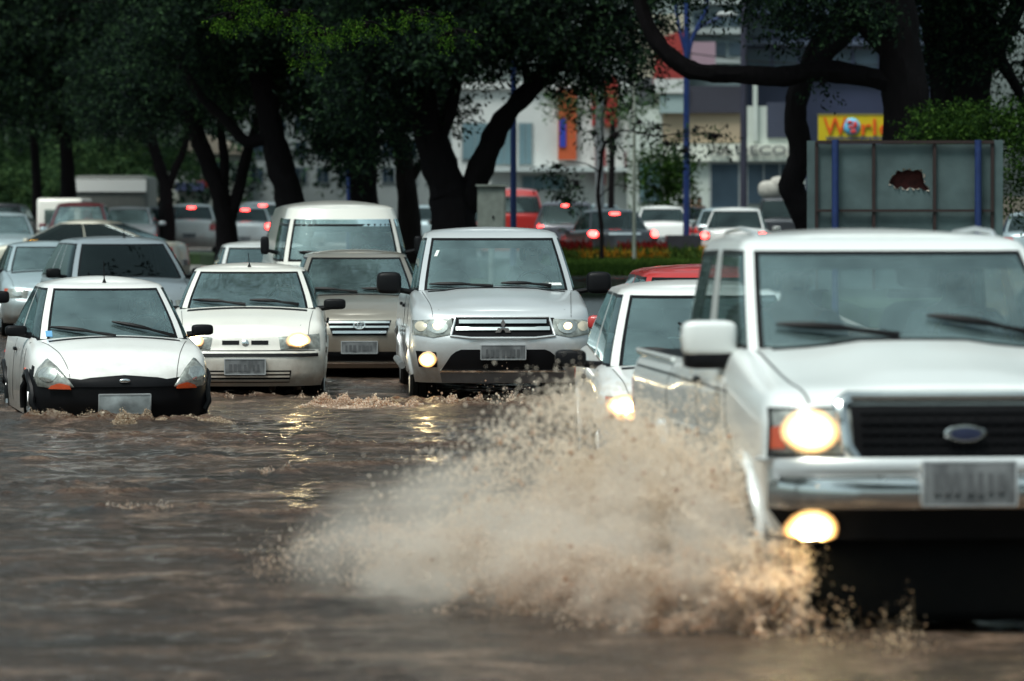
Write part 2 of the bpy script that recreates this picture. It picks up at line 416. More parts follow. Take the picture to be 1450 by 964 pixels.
        for i in range(1, K-1):
            row = [base+i]; x0, ya, z0 = top[i]
            for q in range(1, 10):
                t = 1-2*q/10; row.append(len(V)); u = (ya-top[0][1])/(top[-1][1]-top[0][1])
                V.append((x0*t, ya, z0+gcr*(1-t*t)*min(1, 4*u*(1-u)+.25)*min(1, x0/(wt*.6))))
            row.append(base+ring-i); cap.append(row)
        for i in range(len(cap)-1):
            a, b = cap[i], cap[i+1]
            for q in range(10): parts['p'].append((a[q], b[q], b[q+1], a[q+1]))
        parts['p'].append((base, *cap[0])); parts['p'].append((base+K-1, *cap[-1][::-1]))
        allf = [f for k in parts.values() for f in k]; c.gbvh = BVHTree.FromPolygons([Vector(p) for p in V], allf)
        names = {'p': ('roof', c.col), 's': ('window_seal', M_SEAL), 'w': ('windscreen', c.glass), 'dl': ('side_window', c.sideglass), 'dr': ('side_window', c.sideglass), 'r': ('rear_window', M_TINT if c.sideglass is M_TINT else M_RGLASS)}
        pl_ = []
        for k, fl in parts.items():
            if k != 's': pl_.append((k, fl)); continue
            par = {}
            def fd(a):
                while par[a] != a: par[a] = par[par[a]]; a = par[a]
                return a
            for f in fl:
                for i in f: par.setdefault(i, i)
                for i in f[1:]: par[fd(i)] = fd(f[0])
            gr = {}
            for f in fl: gr.setdefault(fd(f[0]), []).append(f)
            pl_ += [('s', q) for q in gr.values()]
        for k, fl in pl_:
            if not fl: continue
            ids = sorted({i for f in fl for i in f}); mp = {a: b for b, a in enumerate(ids)}
            mb = MB(); mb.add([V[i] for i in ids], [tuple(mp[i] for i in f) for f in fl])
            o = c.put(names[k][0], mb, names[k][1], ang=35)
            if k == 'w': c.ws = o
            if k == 'p': c.roof = o
    def cast(c, a, b, d, src='body'):
        bv = c.bvh if src == 'body' else c.gbvh
        o, r = {'front': (Vector((a, -2, b)), Vector((0, 1, 0))), 'rear': (Vector((a, c.L+2, b)), Vector((0, -1, 0))), 'left': (Vector((-3, a, b)), Vector((1, 0, 0))),
                'right': (Vector((3, a, b)), Vector((-1, 0, 0))), 'top': (Vector((a, b, 4)), Vector((0, 0, -1)))}[d]
        h = bv.ray_cast(o, r)
        if h[0] is None or (d == 'front' and h[0].y > c.L*.55) or (d == 'rear' and h[0].y < c.L*.45) or (d in ('left', 'right') and abs(h[0].x) < c.W*.5):
            q = {'front': Vector((a, 0, b)), 'rear': Vector((a, c.L, b)), 'left': Vector((-c.W, a, b)), 'right': Vector((c.W, a, b)), 'top': Vector((a, b, 1.5))}[d]
            h = bv.find_nearest(q)
        nrm = h[1] if h[1].dot(r) < 0 else -h[1]
        return h[0], nrm, r
    def patch(c, name, mat, lo, up, off=.006, th=.03, n=12, m=4, d='front', src='body', bulge=0, parent=None, both=False, ang=40):
        def rs(pl, t):
            L_ = [0]
            for a, b in zip(pl, pl[1:]): L_.append(L_[-1]+math.dist(a, b)+1e-6)
            s = t*L_[-1]; return (float(np.interp(s, L_, [p[0] for p in pl])), float(np.interp(s, L_, [p[1] for p in pl])))
        res = []
        for sg in ((1, -1) if both else (1,)):
            V = []; B = []
            for j in range(m+1):
                for i in range(n+1):
                    a = rs(lo, i/n); b = rs(up, i/n); q = (a[0]+(b[0]-a[0])*j/m, a[1]+(b[1]-a[1])*j/m)
                    p, nr, r = c.cast(q[0]*sg, q[1], d, src)
                    bb = bulge*(1-(2*i/n-1)**4)*(1-(2*j/m-1)**4)
                    V.append(p+nr*(off+bb)); B.append(p+r*th)
            F = [(j*(n+1)+i, j*(n+1)+i+1, (j+1)*(n+1)+i+1, (j+1)*(n+1)+i) for j in range(m) for i in range(n)]
            k = len(V); rim = [i for i in range(n+1)]+[(j+1)*(n+1)-1 for j in range(1, m+1)]+[m*(n+1)+i for i in range(n-1, -1, -1)]+[j*(n+1) for j in range(m-1, 0, -1)]
            VV = V+[B[i] for i in rim]; q = len(rim)
            F += [(rim[i], k+i, k+(i+1) % q, rim[(i+1) % q]) for i in range(q)]
            mb = MB(); mb.add(VV, F); res.append(c.put(name, mb, mat, parent, ang=ang, recalc=True))
        return res if both else res[0]
    def disc(c, name, mat, ctr, ra, rb, off=.008, bulge=.012, d='front', src='body', parent=None, both=False, n=18, th=.02):
        res = []
        for sg in ((1, -1) if both else (1,)):
            V = []; F = []
            for k in range(4):
                for i in range(n):
                    t = 2*math.pi*i/n; rr = (k+.0001)/3
                    p, nr, r = c.cast((ctr[0]+ra*rr*math.cos(t))*sg, ctr[1]+rb*rr*math.sin(t), d, src)
                    V.append(p+nr*(off+bulge*(1-rr*rr)))
            for i in range(n): V.append(V[3*n+i]-nr*th)
            for k in range(4):
                for i in range(n): F.append((k*n+i, k*n+(i+1) % n, (k+1)*n+(i+1) % n, (k+1)*n+i))
            mb = MB(); mb.add(V, F); o = c.put(name, mb, mat, parent, recalc=True); res.append(o)
            ra_ = o.data.attributes.new('radial', 'FLOAT', 'POINT'); ra_.data.foreach_set('value', [min(k, 3)/3 for k in range(5) for i in range(n)])
        return res if both else res[0]
    def line(c, name, mat, pts, w=.008, d='front', src='body', off=.003, parent=None, both=False, n=24):
        a = []; b = []
        for i, p in enumerate(pts):
            q0 = pts[max(i-1, 0)]; q1 = pts[min(i+1, len(pts)-1)]; dx, dz = q1[0]-q0[0], q1[1]-q0[1]; l_ = math.hypot(dx, dz) or 1
            a.append((p[0]+dz/l_*w/2, p[1]-dx/l_*w/2)); b.append((p[0]-dz/l_*w/2, p[1]+dx/l_*w/2))
        return c.patch(name, mat, a, b, off, .004, n, 1, d, src, 0, parent, both)
    def wheels(c):
        sp = c.sp; Rw = sp['R']; wd = sp.get('tw', .19)
        for yc in sp['axles']:
            for s in (-1, 1):
                cx = s*(c.W*.985-wd/2-.01)
                h = c.put('wheel', MB().lathe([(-wd*.3, .02), (-wd*.3, Rw*.5), (wd*.3, Rw*.5), (wd*.3, .02)], (cx, yc, Rw), n=18), M_DARK)
                t = MB().lathe([(-wd/2, Rw*.62), (-wd/2, Rw*.9), (-wd*.4, Rw*.985), (-wd*.2, Rw), (-wd*.17, Rw*.97), (-wd*.13, Rw), (wd*.13, Rw), (wd*.17, Rw*.97), (wd*.2, Rw), (wd*.4, Rw*.985), (wd/2, Rw*.9), (wd/2, Rw*.62)], (cx, yc, Rw), n=30)
                c.put('tyre', t, M_RUB, h)
                r = MB().lathe([(s*wd*.44, Rw*.66), (s*wd*.47, Rw*.60), (s*wd*.30, Rw*.56), (s*wd*.34, Rw*.2), (s*wd*.42, Rw*.16), (s*wd*.42, .001)], (cx, yc, Rw), n=20)
                for k in range(6):
                    an = k*math.pi/3; r.tube([(cx+s*wd*.41, yc+math.cos(an)*Rw*.12, Rw+math.sin(an)*Rw*.12), (cx+s*wd*.40, yc+math.cos(an)*Rw*.6, Rw+math.sin(an)*Rw*.6)], .028, 5)
                c.put('rim', r, M_ALU, h)
    def plate(c, z, d='front', w=.2, h=.065, x=0, off=.02, mat=None, y=None):
        p = c.patch('licence_plate', mat or M_PLATE, [(x-w, z-h), (x+w, z-h)], [(x-w, z+h), (x+w, z+h)], off, .01, 4, 2, d)
        for q0, q1 in (((x-w, z-h), (x+w, z-h)), ((x-w, z+h), (x+w, z+h)), ((x-w, z-h), (x-w, z+h)), ((x+w, z-h), (x+w, z+h))):
            c.line('plate_rim', M_PLATE_RIM, [q0, q1], .010, d, off=off+.003, parent=p, n=4)
        if c.detail and d == 'front' and mat is None:
            r = random.Random(int(c.L*997+z*313)); xx = x-w*.78
            for k in range(7):
                ww = w*.085*r.uniform(.7, 1.15); hh = h*.5*r.uniform(.8, 1.05)
                c.patch('plate_mark', M_CHARS, [(xx, z-h*.12-hh), (xx+ww*1.6, z-h*.12-hh)], [(xx, z-h*.12+hh), (xx+ww*1.6, z-h*.12+hh)], off+.0035, .002, 1, 1, d, parent=p)
                xx += w*(.235 if k != 2 else .31)*.93
        return p
    def mirrors(c, z, mat=None, size=(.10, .06, .065), y=None, arm=.06, base=None, out=0.0):
        g = c.sp['gh']; y = y if y is not None else g['y0']+.42
        for s in (-1, 1):
            x = s*(c.W+size[0]+arm-.04+out)
            m = c.put('wing_mirror', MB().sbox((x, y, z), size, .5, 18, 10, shear=.1), mat or M_BLACK)
            c.put('mirror_arm', MB().tube([(x, y+.01, z-size[2]*.5), (s*(c.W-.10), y+.03, z-size[2]*.9)], [.022, .03], 8), base or M_BLACK, m)
            c.put('mirror_glass', MB().box((x, y+size[1]*.98, z), (size[0]*1.55, .008, size[2]*1.5)), M_CHR, m, smooth=False)
            if base: c.put('mirror_foot', MB().sbox((x, y, z-size[2]*.9), (size[0]*1.02, size[1]*1.02, size[2]*.35), .5), base, m)
    def wipers(c, spec, lift=.02):
        for (x0, t0, x1, t1) in spec:       # arm root, blade end in windscreen (x, z)
            pts = []
            for k in range(7):
                u = k/6; p, nr, r = c.cast(x0+(x1-x0)*u, t0+(t1-t0)*u, 'front', 'gh'); pts.append(p+nr*(lift+.012*math.sin(u*math.pi)))
            c.put('wiper', MB().tube(pts[:4], [.018, .016, .013, .010], 6).tube([p+Vector((0, 0, .004)) for p in pts[2:]], [.008, .019, .022, .019, .008], 6), M_BLACK)
    def antenna(c, x, y, h=.3, lean=.16):
        p, nr, r = c.cast(x, y, 'top', 'gh')
        a = c.put('antenna', MB().lathe([(0, .02), (.02, .012), (.03, .008), (.04, .004)], p, 'z', 10), M_BLACK)
        c.put('antenna_rod', MB().tube([p+Vector((0, 0, .02)), p+Vector((-.01, -lean*.3, h))], [.006, .003], 5), M_BLACK, a)
    def handles(c, ys, z, mat=None):
        for y in ys:
            for s, d in ((-1, 'left'), (1, 'right')):
                p, nr, r = c.cast(y, z, d); p = p+nr*.02
                c.put('door_handle', MB().sbox((p.x, p.y, p.z), (.016, .085, .018), .6, 10, 6), mat or M_BLACK)
    def doorlines(c, ys, z0, z1f):
        for y in ys:
            for d in ('left', 'right'): c.line('door_gap', M_SEAL, [(y+.06, z0), (y, z0+.25), (y, z1f)], .009, d, n=10)
    def sideline(c, name, mat, y0, y1, z, w, off=.008):
        for d in ('left', 'right'): c.line(name, mat, [(y0, z), (y1, z)], w, d, off=off, n=20)
    def cabin(c, seats=2, rear=True, wheelside=1, z=None):
        g = c.sp['gh']; bz = c.deck(g['y0']+.5); zh = g['zr']-.20 if z is None else z
        for row, yy in enumerate((g['y0']+1.05, g['y0']+1.85) if rear and g['y3']-g['y0'] > 2.2 else (g['y0']+1.05,)):
            for s in (-1, 1):
                st = c.put('seat', MB().sbox((s*g['wb']*.52, yy, bz-.10), (.22, .07, .30), .55, 14, 8, shear=.22), M_SEAT)
                c.put('headrest', MB().sbox((s*g['wb']*.52, yy+.06, zh-.02), (.125, .055, .10), .6, 14, 8), M_SEAT, st)
        db = MB().sbox((0, g['y0']+.40, bz-.03), (g['wb']-.08, .28, .07), .5, 20, 8)
        c.put('dashboard', db, M_DARK)
        if g.get('strip', 1):
            zt = bz+(g['zr']-bz)*(g.get('vhi', .9)-.02); zl = zt-(g['zr']-bz)*.15; wt_ = g['wt']+(g['wb']-g['wt'])*.12
            c.patch('sun_strip', M_STRIP, [(-wt_+.06, zl), (wt_-.06, zl)], [(-wt_+.10, zt), (wt_-.10, zt)], -.004, .002, 18, 2, src='gh')
        sw = MB(); cx, cy, cz = wheelside*g['wb']*.52, g['y0']+.62, bz+.03
        pts = [(cx+.18*math.cos(a), cy+.07*math.sin(a), cz+.16*math.sin(a)) for a in [i*math.pi/12 for i in range(25)]]
        sw.tube(pts, .014, 6, cap=False).tube([(cx-.17, cy, cz), (cx+.17, cy, cz)], .02, 6)
        c.put('steering_wheel', sw, M_DARK)
        p, nr, r = c.cast(0, g['zr']-.10, 'front', 'gh')
        c.put('rear_view_mirror', MB().sbox((0, p.y+.10, g['zr']-.125), (.115, .016, .033), .6, 14, 8), M_DARK)
        c.driver_at = (cx, g['y0']+.93, bz)
    def world(c, p):
        return c.root.matrix_basis @ Vector((p[0], p[1]-c.L/2, p[2]))
    def rearkit(c, z=.80, x=None, w=.125, h=.095, lit=True, third=True, platez=.55, mat=None, only=None):
        x = x or c.W-.14
        for s in (-1, 1):
            l_ = c.patch('tail_light', M_RED, [(s*(x-w), z-h), (s*(x+w), z-h)], [(s*(x-w), z+h), (s*(x+w), z+h)], .012, .02, 5, 3, 'rear', bulge=.01)
            if lit and (only is None or s == only):
                c.disc('brake_lamp', M_REDL, (s*x, z), w*.75, h*.8, .026, .01, 'rear', parent=l_, n=12)
        if third: 
            g = c.sp['gh']; zz = g['zr']-.09; p, nr, r = c.cast(0, zz, 'rear', 'gh')
            c.put('high_brake_light', MB().sbox((0, p.y+.01, zz), (.13, .02, .028), .5, 10, 6), M_REDL)
        c.plate(platez, 'rear')
# ------------------------------------------------------------------ the queue of cars
QUEUE = 'cars driving through the flood towards the camera'
def wsf(c, v, t=0.0): return c
# ---- white pickup in front, right
sp_ranger = dict(L=5.05, W=.86, zb=.50, R=.37, tw=.24, axles=(.90, 3.85), cf=.34, nf=4.4, cr=.2, nr=6, gap=.06, flare=.028,
    deck=[(0, 1.07), (.15, 1.115), (.6, 1.17), (1.15, 1.265), (1.4, 1.285), (3.0, 1.20), (3.3, 1.15), (5.05, 1.14)], nose=[(.5, .06), (.72, .02), (.9, .05), (1.0, .07), (1.12, .12)],
    tail=[(.5, 0), (1.2, .03)], side=[(0, .93), (.2, .97), (.5, .985), (.55, .997), (.8, 1.0), (.86, .985), (1, .955)], crown=.03, bulge=(.022, .36, .15, 1.4), bed=(3.55, 4.95),
    gh=dict(y0=1.18, y1=1.90, y2=3.25, y3=3.50, zr=1.80, wb=.78, wt=.69, split=[.50], pw=.065, arch=.02, n=5, cf=.2, cr=.16, vhi=.885, crown=.035, pil=(49, 57)))
c = Car('pickup_truck', 'large white pickup with lit headlamps ploughing up the brown splash, nearest vehicle', (1.975, 16.9), 5.2, sp_ranger, P_RWHITE, 'pickup truck', QUEUE, dz=.03)
c.put('underside_shade_block', MB().sbox((0, .55, .34), (.70, .30, .24), .3, 20, 8), M_DARK)  # dark block added to blacken the shaded gap under the bumper
g1 = c.patch('grille', M_GRILLE, [(-.50, .84), (-.34, .78), (.34, .78), (.50, .84)], [(-.52, 1.07), (.52, 1.07)], .012, .05, 20, 6)
for k in range(6): c.line('grille_slat', M_SEAL, [(-.45+.0*k, .83+.042*k), (.45, .83+.042*k)], .012, off=.022, parent=g1)
for k in range(15): c.line('grille_slat', M_SEAL, [(-.42+.06*k, .82), (-.42+.06*k, 1.05)], .007, off=.020, parent=g1, n=5)
fr = [(-.36, .785), (.36, .785), (.47, .825), (.52, .90), (.54, 1.065), (.50, 1.095), (-.50, 1.095), (-.54, 1.065), (-.52, .90), (-.47, .825), (-.36, .785)]
def ring(c, name, mat, pts, w, off, th=.03, **k):
    for a, b in zip(pts, pts[1:]): pass
    V = []
    P = []
    n = 6
    for a, b in zip(pts, pts[1:]):
        for i in range(n): P.append((a[0]+(b[0]-a[0])*i/n, a[1]+(b[1]-a[1])*i/n))
    path = []
    for x, z in P:
        p, nr, r = c.cast(x, z, 'front'); path.append(p+nr*off)
    path.append(path[0])
    return c.put(name, MB().tube(path, w, 8, cap=False), mat, **k)
ring(c, 'grille_surround', M_CHR, fr, .030, .018, parent=g1)
bd = MB(); p, nr, r = c.cast(0, .96, 'front')
bd.lathe([(0, .001), (0, .085), (.012, .088), (.02, .080), (.022, .001)][::-1], (0, 0, 0), 'y', 28)
bd.v = [(x*1.05, p.y-.035-y, .955+z*.46) for x, y, z in bd.v]; b_ = c.put('badge', bd, M_CHR, g1, recalc=True)
bd = MB(); bd.lathe([(0, .001), (0, .066), (.006, .066), (.008, .001)][::-1], (0, 0, 0), 'y', 24); bd.v = [(x*1.05, p.y-.058-y, .955+z*.42) for x, y, z in bd.v]
c.put('badge_oval', bd, simple('badge_blue', (.05, .06, .12), .3, .4), b_, recalc=True)
for s in (-1, 1):
    h = c.patch('headlight', M_LENS, [(s*.82, .865), (s*.485, .865)], [(s*.815, 1.045), (s*.495, 1.055)], .014, .05, 12, 6, bulge=.015)
    c.patch('headlight_bezel', M_BLACK, [(s*.84, .848), (s*.47, .848)], [(s*.83, 1.06), (s*.48, 1.07)], .006, .05, 12, 4, parent=h)
    c.patch('turn_signal', M_AMB, [(s*.815, .885), (s*.765, .885)], [(s*.81, .975), (s*.775, .985)], .034, .02, 4, 4, parent=h)
    lm = c.disc('lit_lamp', M_WARM, (s*.665, .957), .118, .092, .036, .02, parent=h)
    c.disc('bulb', M_HOT, (s*.665, .957), .040, .038, .060, .01, parent=h)
    f_ = c.disc('fog_light', M_WARM, (s*.655, .55), .105, .085, .04, .02); c.disc('bulb', M_HOT, (s*.655, .55), .040, .036, .07, .01, parent=f_)
    c.line('mudguard_edge', P_RWHITE, [(s*.80, .55), (s*.82, .80)], .03)
for s in (-1,):
    c.patch('upper_bumper', P_SILV, [(-.85, .765), (.85, .765)], [(-.85, .845), (.85, .845)], .055, .12, 30, 4, bulge=.02)
c.patch('bumper_bar', M_CHR, [(-.86, .645), (.86, .645)], [(-.86, .75), (.86, .75)], .07, .14, 30, 4, bulge=.02)
c.patch('lower_valance', M_BLACK, [(-.78, .14), (.78, .14)], [(-.82, .635), (.82, .635)], .03, .14, 24, 4)  # black valance, set extra low to stand for the shade beneath it
c.plate(.745, w=.205, h=.075, off=.115)
c.patch('cowl_grille', M_BLACK, [(-.66, 1.18), (.66, 1.18)], [(-.66, 1.245), (.66, 1.245)], .004, .01, 20, 2, 'top')
for s in (-1, 1):
    m = c.put('wing_mirror', MB().sbox((s*.915, 1.50, 1.325), (.130, .075, .085), .4, 20, 12), P_RWHITE)
    c.put('mirror_foot', MB().sbox((s*.90, 1.51, 1.225), (.135, .08, .045), .4, 16, 8).tube([(s*.88, 1.52, 1.225), (s*.76, 1.58, 1.26)], .045, 8), M_BLACK, m)
    c.put('mirror_glass', MB().box((s*.915, 1.58, 1.325), (.2, .01, .13)), M_CHR, m, smooth=False)
    c.put('roof_rail', MB().tube([(s*.58, 3.3, 1.76), (s*.59, 3.1, 1.815), (s*.595, 2.6, 1.835), (s*.59, 2.2, 1.82), (s*.58, 2.05, 1.78)], .014, 8), P_SILV)
    c.put('bed_rail', MB().tube([(s*.82, 3.5, 1.150), (s*.82, 4.98, 1.148)], .014, 8), P_RWHITE)
    c.patch('door', P_RWHITE, [(1.36, .62), (2.30, .62)], [(1.36, 1.15), (2.30, 1.15)], .004, .01, 10, 6, 'left' if s < 0 else 'right')
    c.line('crease_shade_line', M_SEAL, [(1.3, 1.085), (4.95, 1.07)], .010, 'left' if s < 0 else 'right')  # dark line painted as the shade of the side crease
    c.patch('side_cladding', simple('grey_plastic', (.26, .28, .28), .5), [(1.32, .66), (3.40, .66)], [(1.32, .86), (3.40, .84)], .016, .03, 16, 3, 'left' if s < 0 else 'right')
c.put('tailgate', MB().box((0, 4.99, .93), (1.5, .05, .38)), P_RWHITE, smooth=False)
c.line('bonnet_gap', M_SEAL, [(-.66, .10), (-.70, .4), (-.735, 1.2)], .010, 'top', both=False); c.line('bonnet_gap', M_SEAL, [(.66, .10), (.70, .4), (.735, 1.2)], .010, 'top')
c.wipers([(-.05, 1.33, -.62, 1.375), (.62, 1.33, .10, 1.415)])
c.cabin(z=1.64); c.handles((2.18,), 1.10); c.doorlines((1.36, 2.34, 3.46), .6, 1.12)
c.rearkit(.9, platez=.6, third=False, lit=False)
RANGER = c
# ---- white hatchback behind it
sp_h = dict(L=3.9, W=.82, zb=.20, R=.29, axles=(.78, 3.22), cf=.62, nf=2.7, cr=.4, nr=3.6,
    deck=[(0, .68), (.12, .72), (.5, .80), (1.0, .865), (1.2, .885), (3.7, .96), (3.9, .94)], nose=[(.2, .06), (.35, .0), (.55, .0), (.62, .05), (.78, .12)], tail=[(.2, .06), (.5, 0), (.7, .05), (1.0, .12)],
    gh=dict(y0=.98, y1=1.78, y2=3.25, y3=3.80, zr=1.42, wb=.735, wt=.57, split=[.44], n=3.4, cf=.36, vhi=.90))
def std_lights(c, zlo, zhi, x0, x1, litm=None, only=None, amb=True):
    for s in (-1, 1):
        h = c.patch('headlight', M_LENS, [(s*x1, zlo+.01), (s*(x0+.02), zlo)], [(s*(x1-.01), zhi), (s*x0, zhi-.03)], .010, .04, 12, 6, bulge=.02)
        if amb: c.patch('turn_signal', M_AMB, [(s*x1, zlo+.02), (s*(x1-.06), zlo+.02)], [(s*(x1-.01), zhi-.01), (s*(x1-.06), zhi-.015)], .022, .02, 3, 3, parent=h)
        cx = x0+(x1-x0)*.46; cz = (zlo+zhi)/2; rr = (zhi-zlo)*.40
        c.disc('lamp_reflector', M_REF, (s*cx, cz), rr*1.1, rr, .034, .008, parent=h)
        if litm and (only is None or s in only):
            c.disc('lit_lamp', litm, (s*cx, cz), rr*1.9 if litm is M_WARM else rr*.9, rr*1.15 if litm is M_WARM else rr*.9, .044, .012, parent=h)
            if litm is M_WARM: c.disc('bulb', M_HOT, (s*cx, cz), rr*.42, rr*.42, .062, .008, parent=h)
def std_front(c, zb0, zb1, zg0, zg1, gw=.3, slats=2, bump=None):
    g = c.patch('grille', M_GRILLE, [(-gw*.9, zg0), (gw*.9, zg0)], [(-gw, zg1), (gw, zg1)], .006, .03, 12, 3)
    for k in range(slats): c.line('grille_slat', M_CHR, [(-gw*.93, zg0+(zg1-zg0)*(k+.7)/(slats+.3)), (gw*.93, zg0+(zg1-zg0)*(k+.7)/(slats+.3))], .014, off=.016, parent=g)
    c.patch('lower_intake', M_BLACK, [(-.42, zb0), (.42, zb0)], [(-.46, zb1), (.46, zb1)], .005, .03, 14, 3)
def bonnet(c, w0=.60, w1=.68, y0=.06, y1=None):
    y1 = y1 or c.sp['gh']['y0']+.02
    for s in (-1, 1): c.line('bonnet_gap', M_SEAL, [(s*w0, y0), (s*(w0+w1)/2, (y0+y1)/2), (s*w1, y1)], .005, 'top')
    c.patch('cowl', M_BLACK, [(-w1+.06, y1-.06), (w1-.06, y1-.06)], [(-w1+.06, y1+.02), (w1-.06, y1+.02)], .003, .01, 14, 1, 'top')
c = Car('hatchback_car', 'white hatchback tucked behind the nearest pickup, its lit headlamp showing through spray', (1.40, 25.6), 1.8, sp_h, P_WHITE, 'car', QUEUE)
std_lights(c, .55, .72, .50, .76, M_WARM, (-1,)); std_front(c, .26, .36, .60, .67, .3); bonnet(c)
c.mirrors(.935, size=(.11, .05, .06), out=.0); c.wipers([(-.02, .93, -.50, .99), (.10, .93, -.20, 1.16)]); c.cabin(); c.handles((2.05,), .78); c.doorlines((1.18, 2.25), .3, .86)
c.plate(.46); c.rearkit(lit=False, third=False); HATCH = c
# ---- red car
c = Car('hatchback_car', 'red car with red wing mirror mostly hidden behind the white hatchback', (1.73, 31.0), 2.5, dict(sp_h, L=4.2, axles=(.82, 3.4), gh=dict(sp_h['gh'], zr=1.46, y0=1.0, y1=1.75, y2=3.5, y3=4.0, wb=.72, wt=.52)), P_RED, 'car', QUEUE)
std_lights(c, .60, .74, .50, .77, M_DIM, (-1,)); std_front(c, .26, .38, .62, .70); bonnet(c); c.mirrors(1.03, P_RED, size=(.10, .055, .06), out=.0); c.cabin(); c.wipers([(-.02, 1.02, -.5, 1.06), (.5, 1.02, .05, 1.06)]); c.rearkit(lit=False, third=False)
# ---- silver pickup in the middle
sp_tr = dict(L=5.1, W=.90, zb=.30, R=.37, tw=.25, axles=(.88, 3.85), cf=.52, nf=3.2, cr=.25, nr=5, gap=.06, flare=.03,
    deck=[(0, .935), (.12, .97), (.5, 1.05), (1.1, 1.14), (1.35, 1.17), (2.9, 1.14), (3.2, 1.10), (5.1, 1.10)], nose=[(.3, .10), (.45, .03), (.6, 0), (.74, .0), (.8, .06), (1.0, .14)], tail=[(.3, 0), (1.1, .03)],
    side=[(0, .93), (.2, .97), (.45, 1.0), (.62, .985), (.70, .975), (.86, .965), (1, .94)], crown=.03, bulge=(.016, .45, .25, 1.2), bed=(3.2, 5.0),
    gh=dict(y0=1.16, y1=2.0, y2=3.0, y3=3.20, zr=1.76, wb=.80, wt=.66, split=[.45], n=4.2, cf=.26, vhi=.88))
c = Car('pickup_truck', 'silver pickup with three diamond badge and one lit fog lamp, mid road', (-.085, 37.4), 3.4, sp_tr, P_SILV, 'pickup truck', QUEUE)
g = c.patch('grille', M_GRILLE, [(-.49, .755), (-.30, .735), (.30, .735), (.49, .755)], [(-.44, .925), (.44, .925)], .008, .04, 18, 4)
for z, w0 in ((.885, .42), (.815, .45)): c.line('grille_slat', M_CHR, [(-w0, z), (w0, z)], .034, off=.026, parent=g)
ring(c, 'grille_surround', P_SILV, [(-.31, .73), (.31, .73), (.50, .75), (.45, .93), (-.45, .93), (-.50, .75), (-.31, .73)], .012, .012, parent=g)
p, nr, r = c.cast(0, .85, 'front')
for k, (dx, dz_) in enumerate(((0, .048), (-.048, -.038), (.048, -.038))):
    a = [R(90), R(210), R(330)][k]; ux, uz = math.cos(a), math.sin(a); px_, pz_ = -uz, ux; L1, W1 = .088, .046
    q = [(0, 0), (ux*L1/2+px_*W1/2*1.1, uz*L1/2+pz_*W1/2*1.1), (ux*L1, uz*L1), (ux*L1/2-px_*W1/2*1.1, uz*L1/2-pz_*W1/2*1.1)]
    mb = MB(); mb.add([(x, p.y-.045-d, .832+z) for d in (0, .015) for x, z in q], [(0, 1, 2, 3), (7, 6, 5, 4), (0, 4, 5, 1), (1, 5, 6, 2), (2, 6, 7, 3), (3, 7, 4, 0)])
    c.put('badge_diamond', mb, M_CHR, g, recalc=True)
for s in (-1, 1):
    h = c.patch('headlight', M_LENS, [(s*.86, .765), (s*.66, .735), (s*.48, .77)], [(s*.855, .90), (s*.49, .915)], .008, .04, 14, 6, bulge=.02)
    c.patch('headlight_bezel', M_BLACK, [(s*.50, .76), (s*.44, .775)], [(s*.50, .925), (s*.44, .925)], .006, .04, 4, 4, parent=h)
    c.disc('lamp_reflector', M_REF, (s*.62, .832), .095, .068, .03, .012, parent=h); c.disc('side_lamp', simple('clear_lamp', (.7, .62, .48), .15, .3), (s*.77, .835), .05, .05, .03, .01, parent=h)
    c.disc('projector', M_DIM, (s*.62, .832), .04, .038, .046, .01, parent=h)
    f = c.patch('fog_light_bezel', M_BLACK, [(s*.80, .455), (s*.63, .455)], [(s*.83, .61), (s*.64, .60)], .008, .03, 6, 4)
    c.disc('fog_light', M_WARM if s < 0 else M_DIM, (s*.715, .53), .082, .075, .02, .012, parent=f)
    if s < 0: c.disc('bulb', M_HOT, (s*.715, .53), .026, .026, .036, .01, parent=f)
c.patch('lower_intake', M_BLACK, [(-.59, .43), (.59, .43)], [(-.50, .57), (-.43, .625), (.43, .625), (.50, .57)], .006, .04, 18, 4)
c.line('intake_trim', M_CHR, [(-.60, .42), (.60, .42)], .016, off=.02)
c.patch('skid_plate', simple('grey_bumper', (.16, .15, .15), .45, .3), [(-.58, .31), (.58, .31)], [(-.60, .405), (.60, .405)], .014, .04, 18, 3)
c.plate(.605, w=.215, h=.065, off=.045); bonnet(c, .66, .74)
c.mirrors(1.24, size=(.125, .07, .11), arm=.07, y=1.62); c.wipers([(-.03, 1.20, -.66, 1.215), (.55, 1.205, .05, 1.225)])
c.cabin(z=1.55); c.handles((2.2, 3.0), 1.0); c.doorlines((1.30, 2.3), .45, 1.1); c.rearkit(.9, platez=.6, third=False, lit=False)
c.patch('toll_tag', simple('white_sticker', (.7, .75, .7), .5), [(-.60, 1.50), (-.57, 1.50)], [(-.57, 1.56), (-.54, 1.56)], .008, .002, 2, 2, src='gh'); c.patch('papers', simple('white_paper', (.7, .72, .7), .6), [(.52, 1.215), (.66, 1.215)], [(.53, 1.24), (.65, 1.24)], .008, .002, 3, 1, src='gh')
for s, d in ((-1, 'left'), (1, 'right')):
    c.put('side_step', MB().tube([(s*.93, 1.4, .42), (s*.93, 3.3, .42)], .035, 8), M_ALU)
TRITON = c
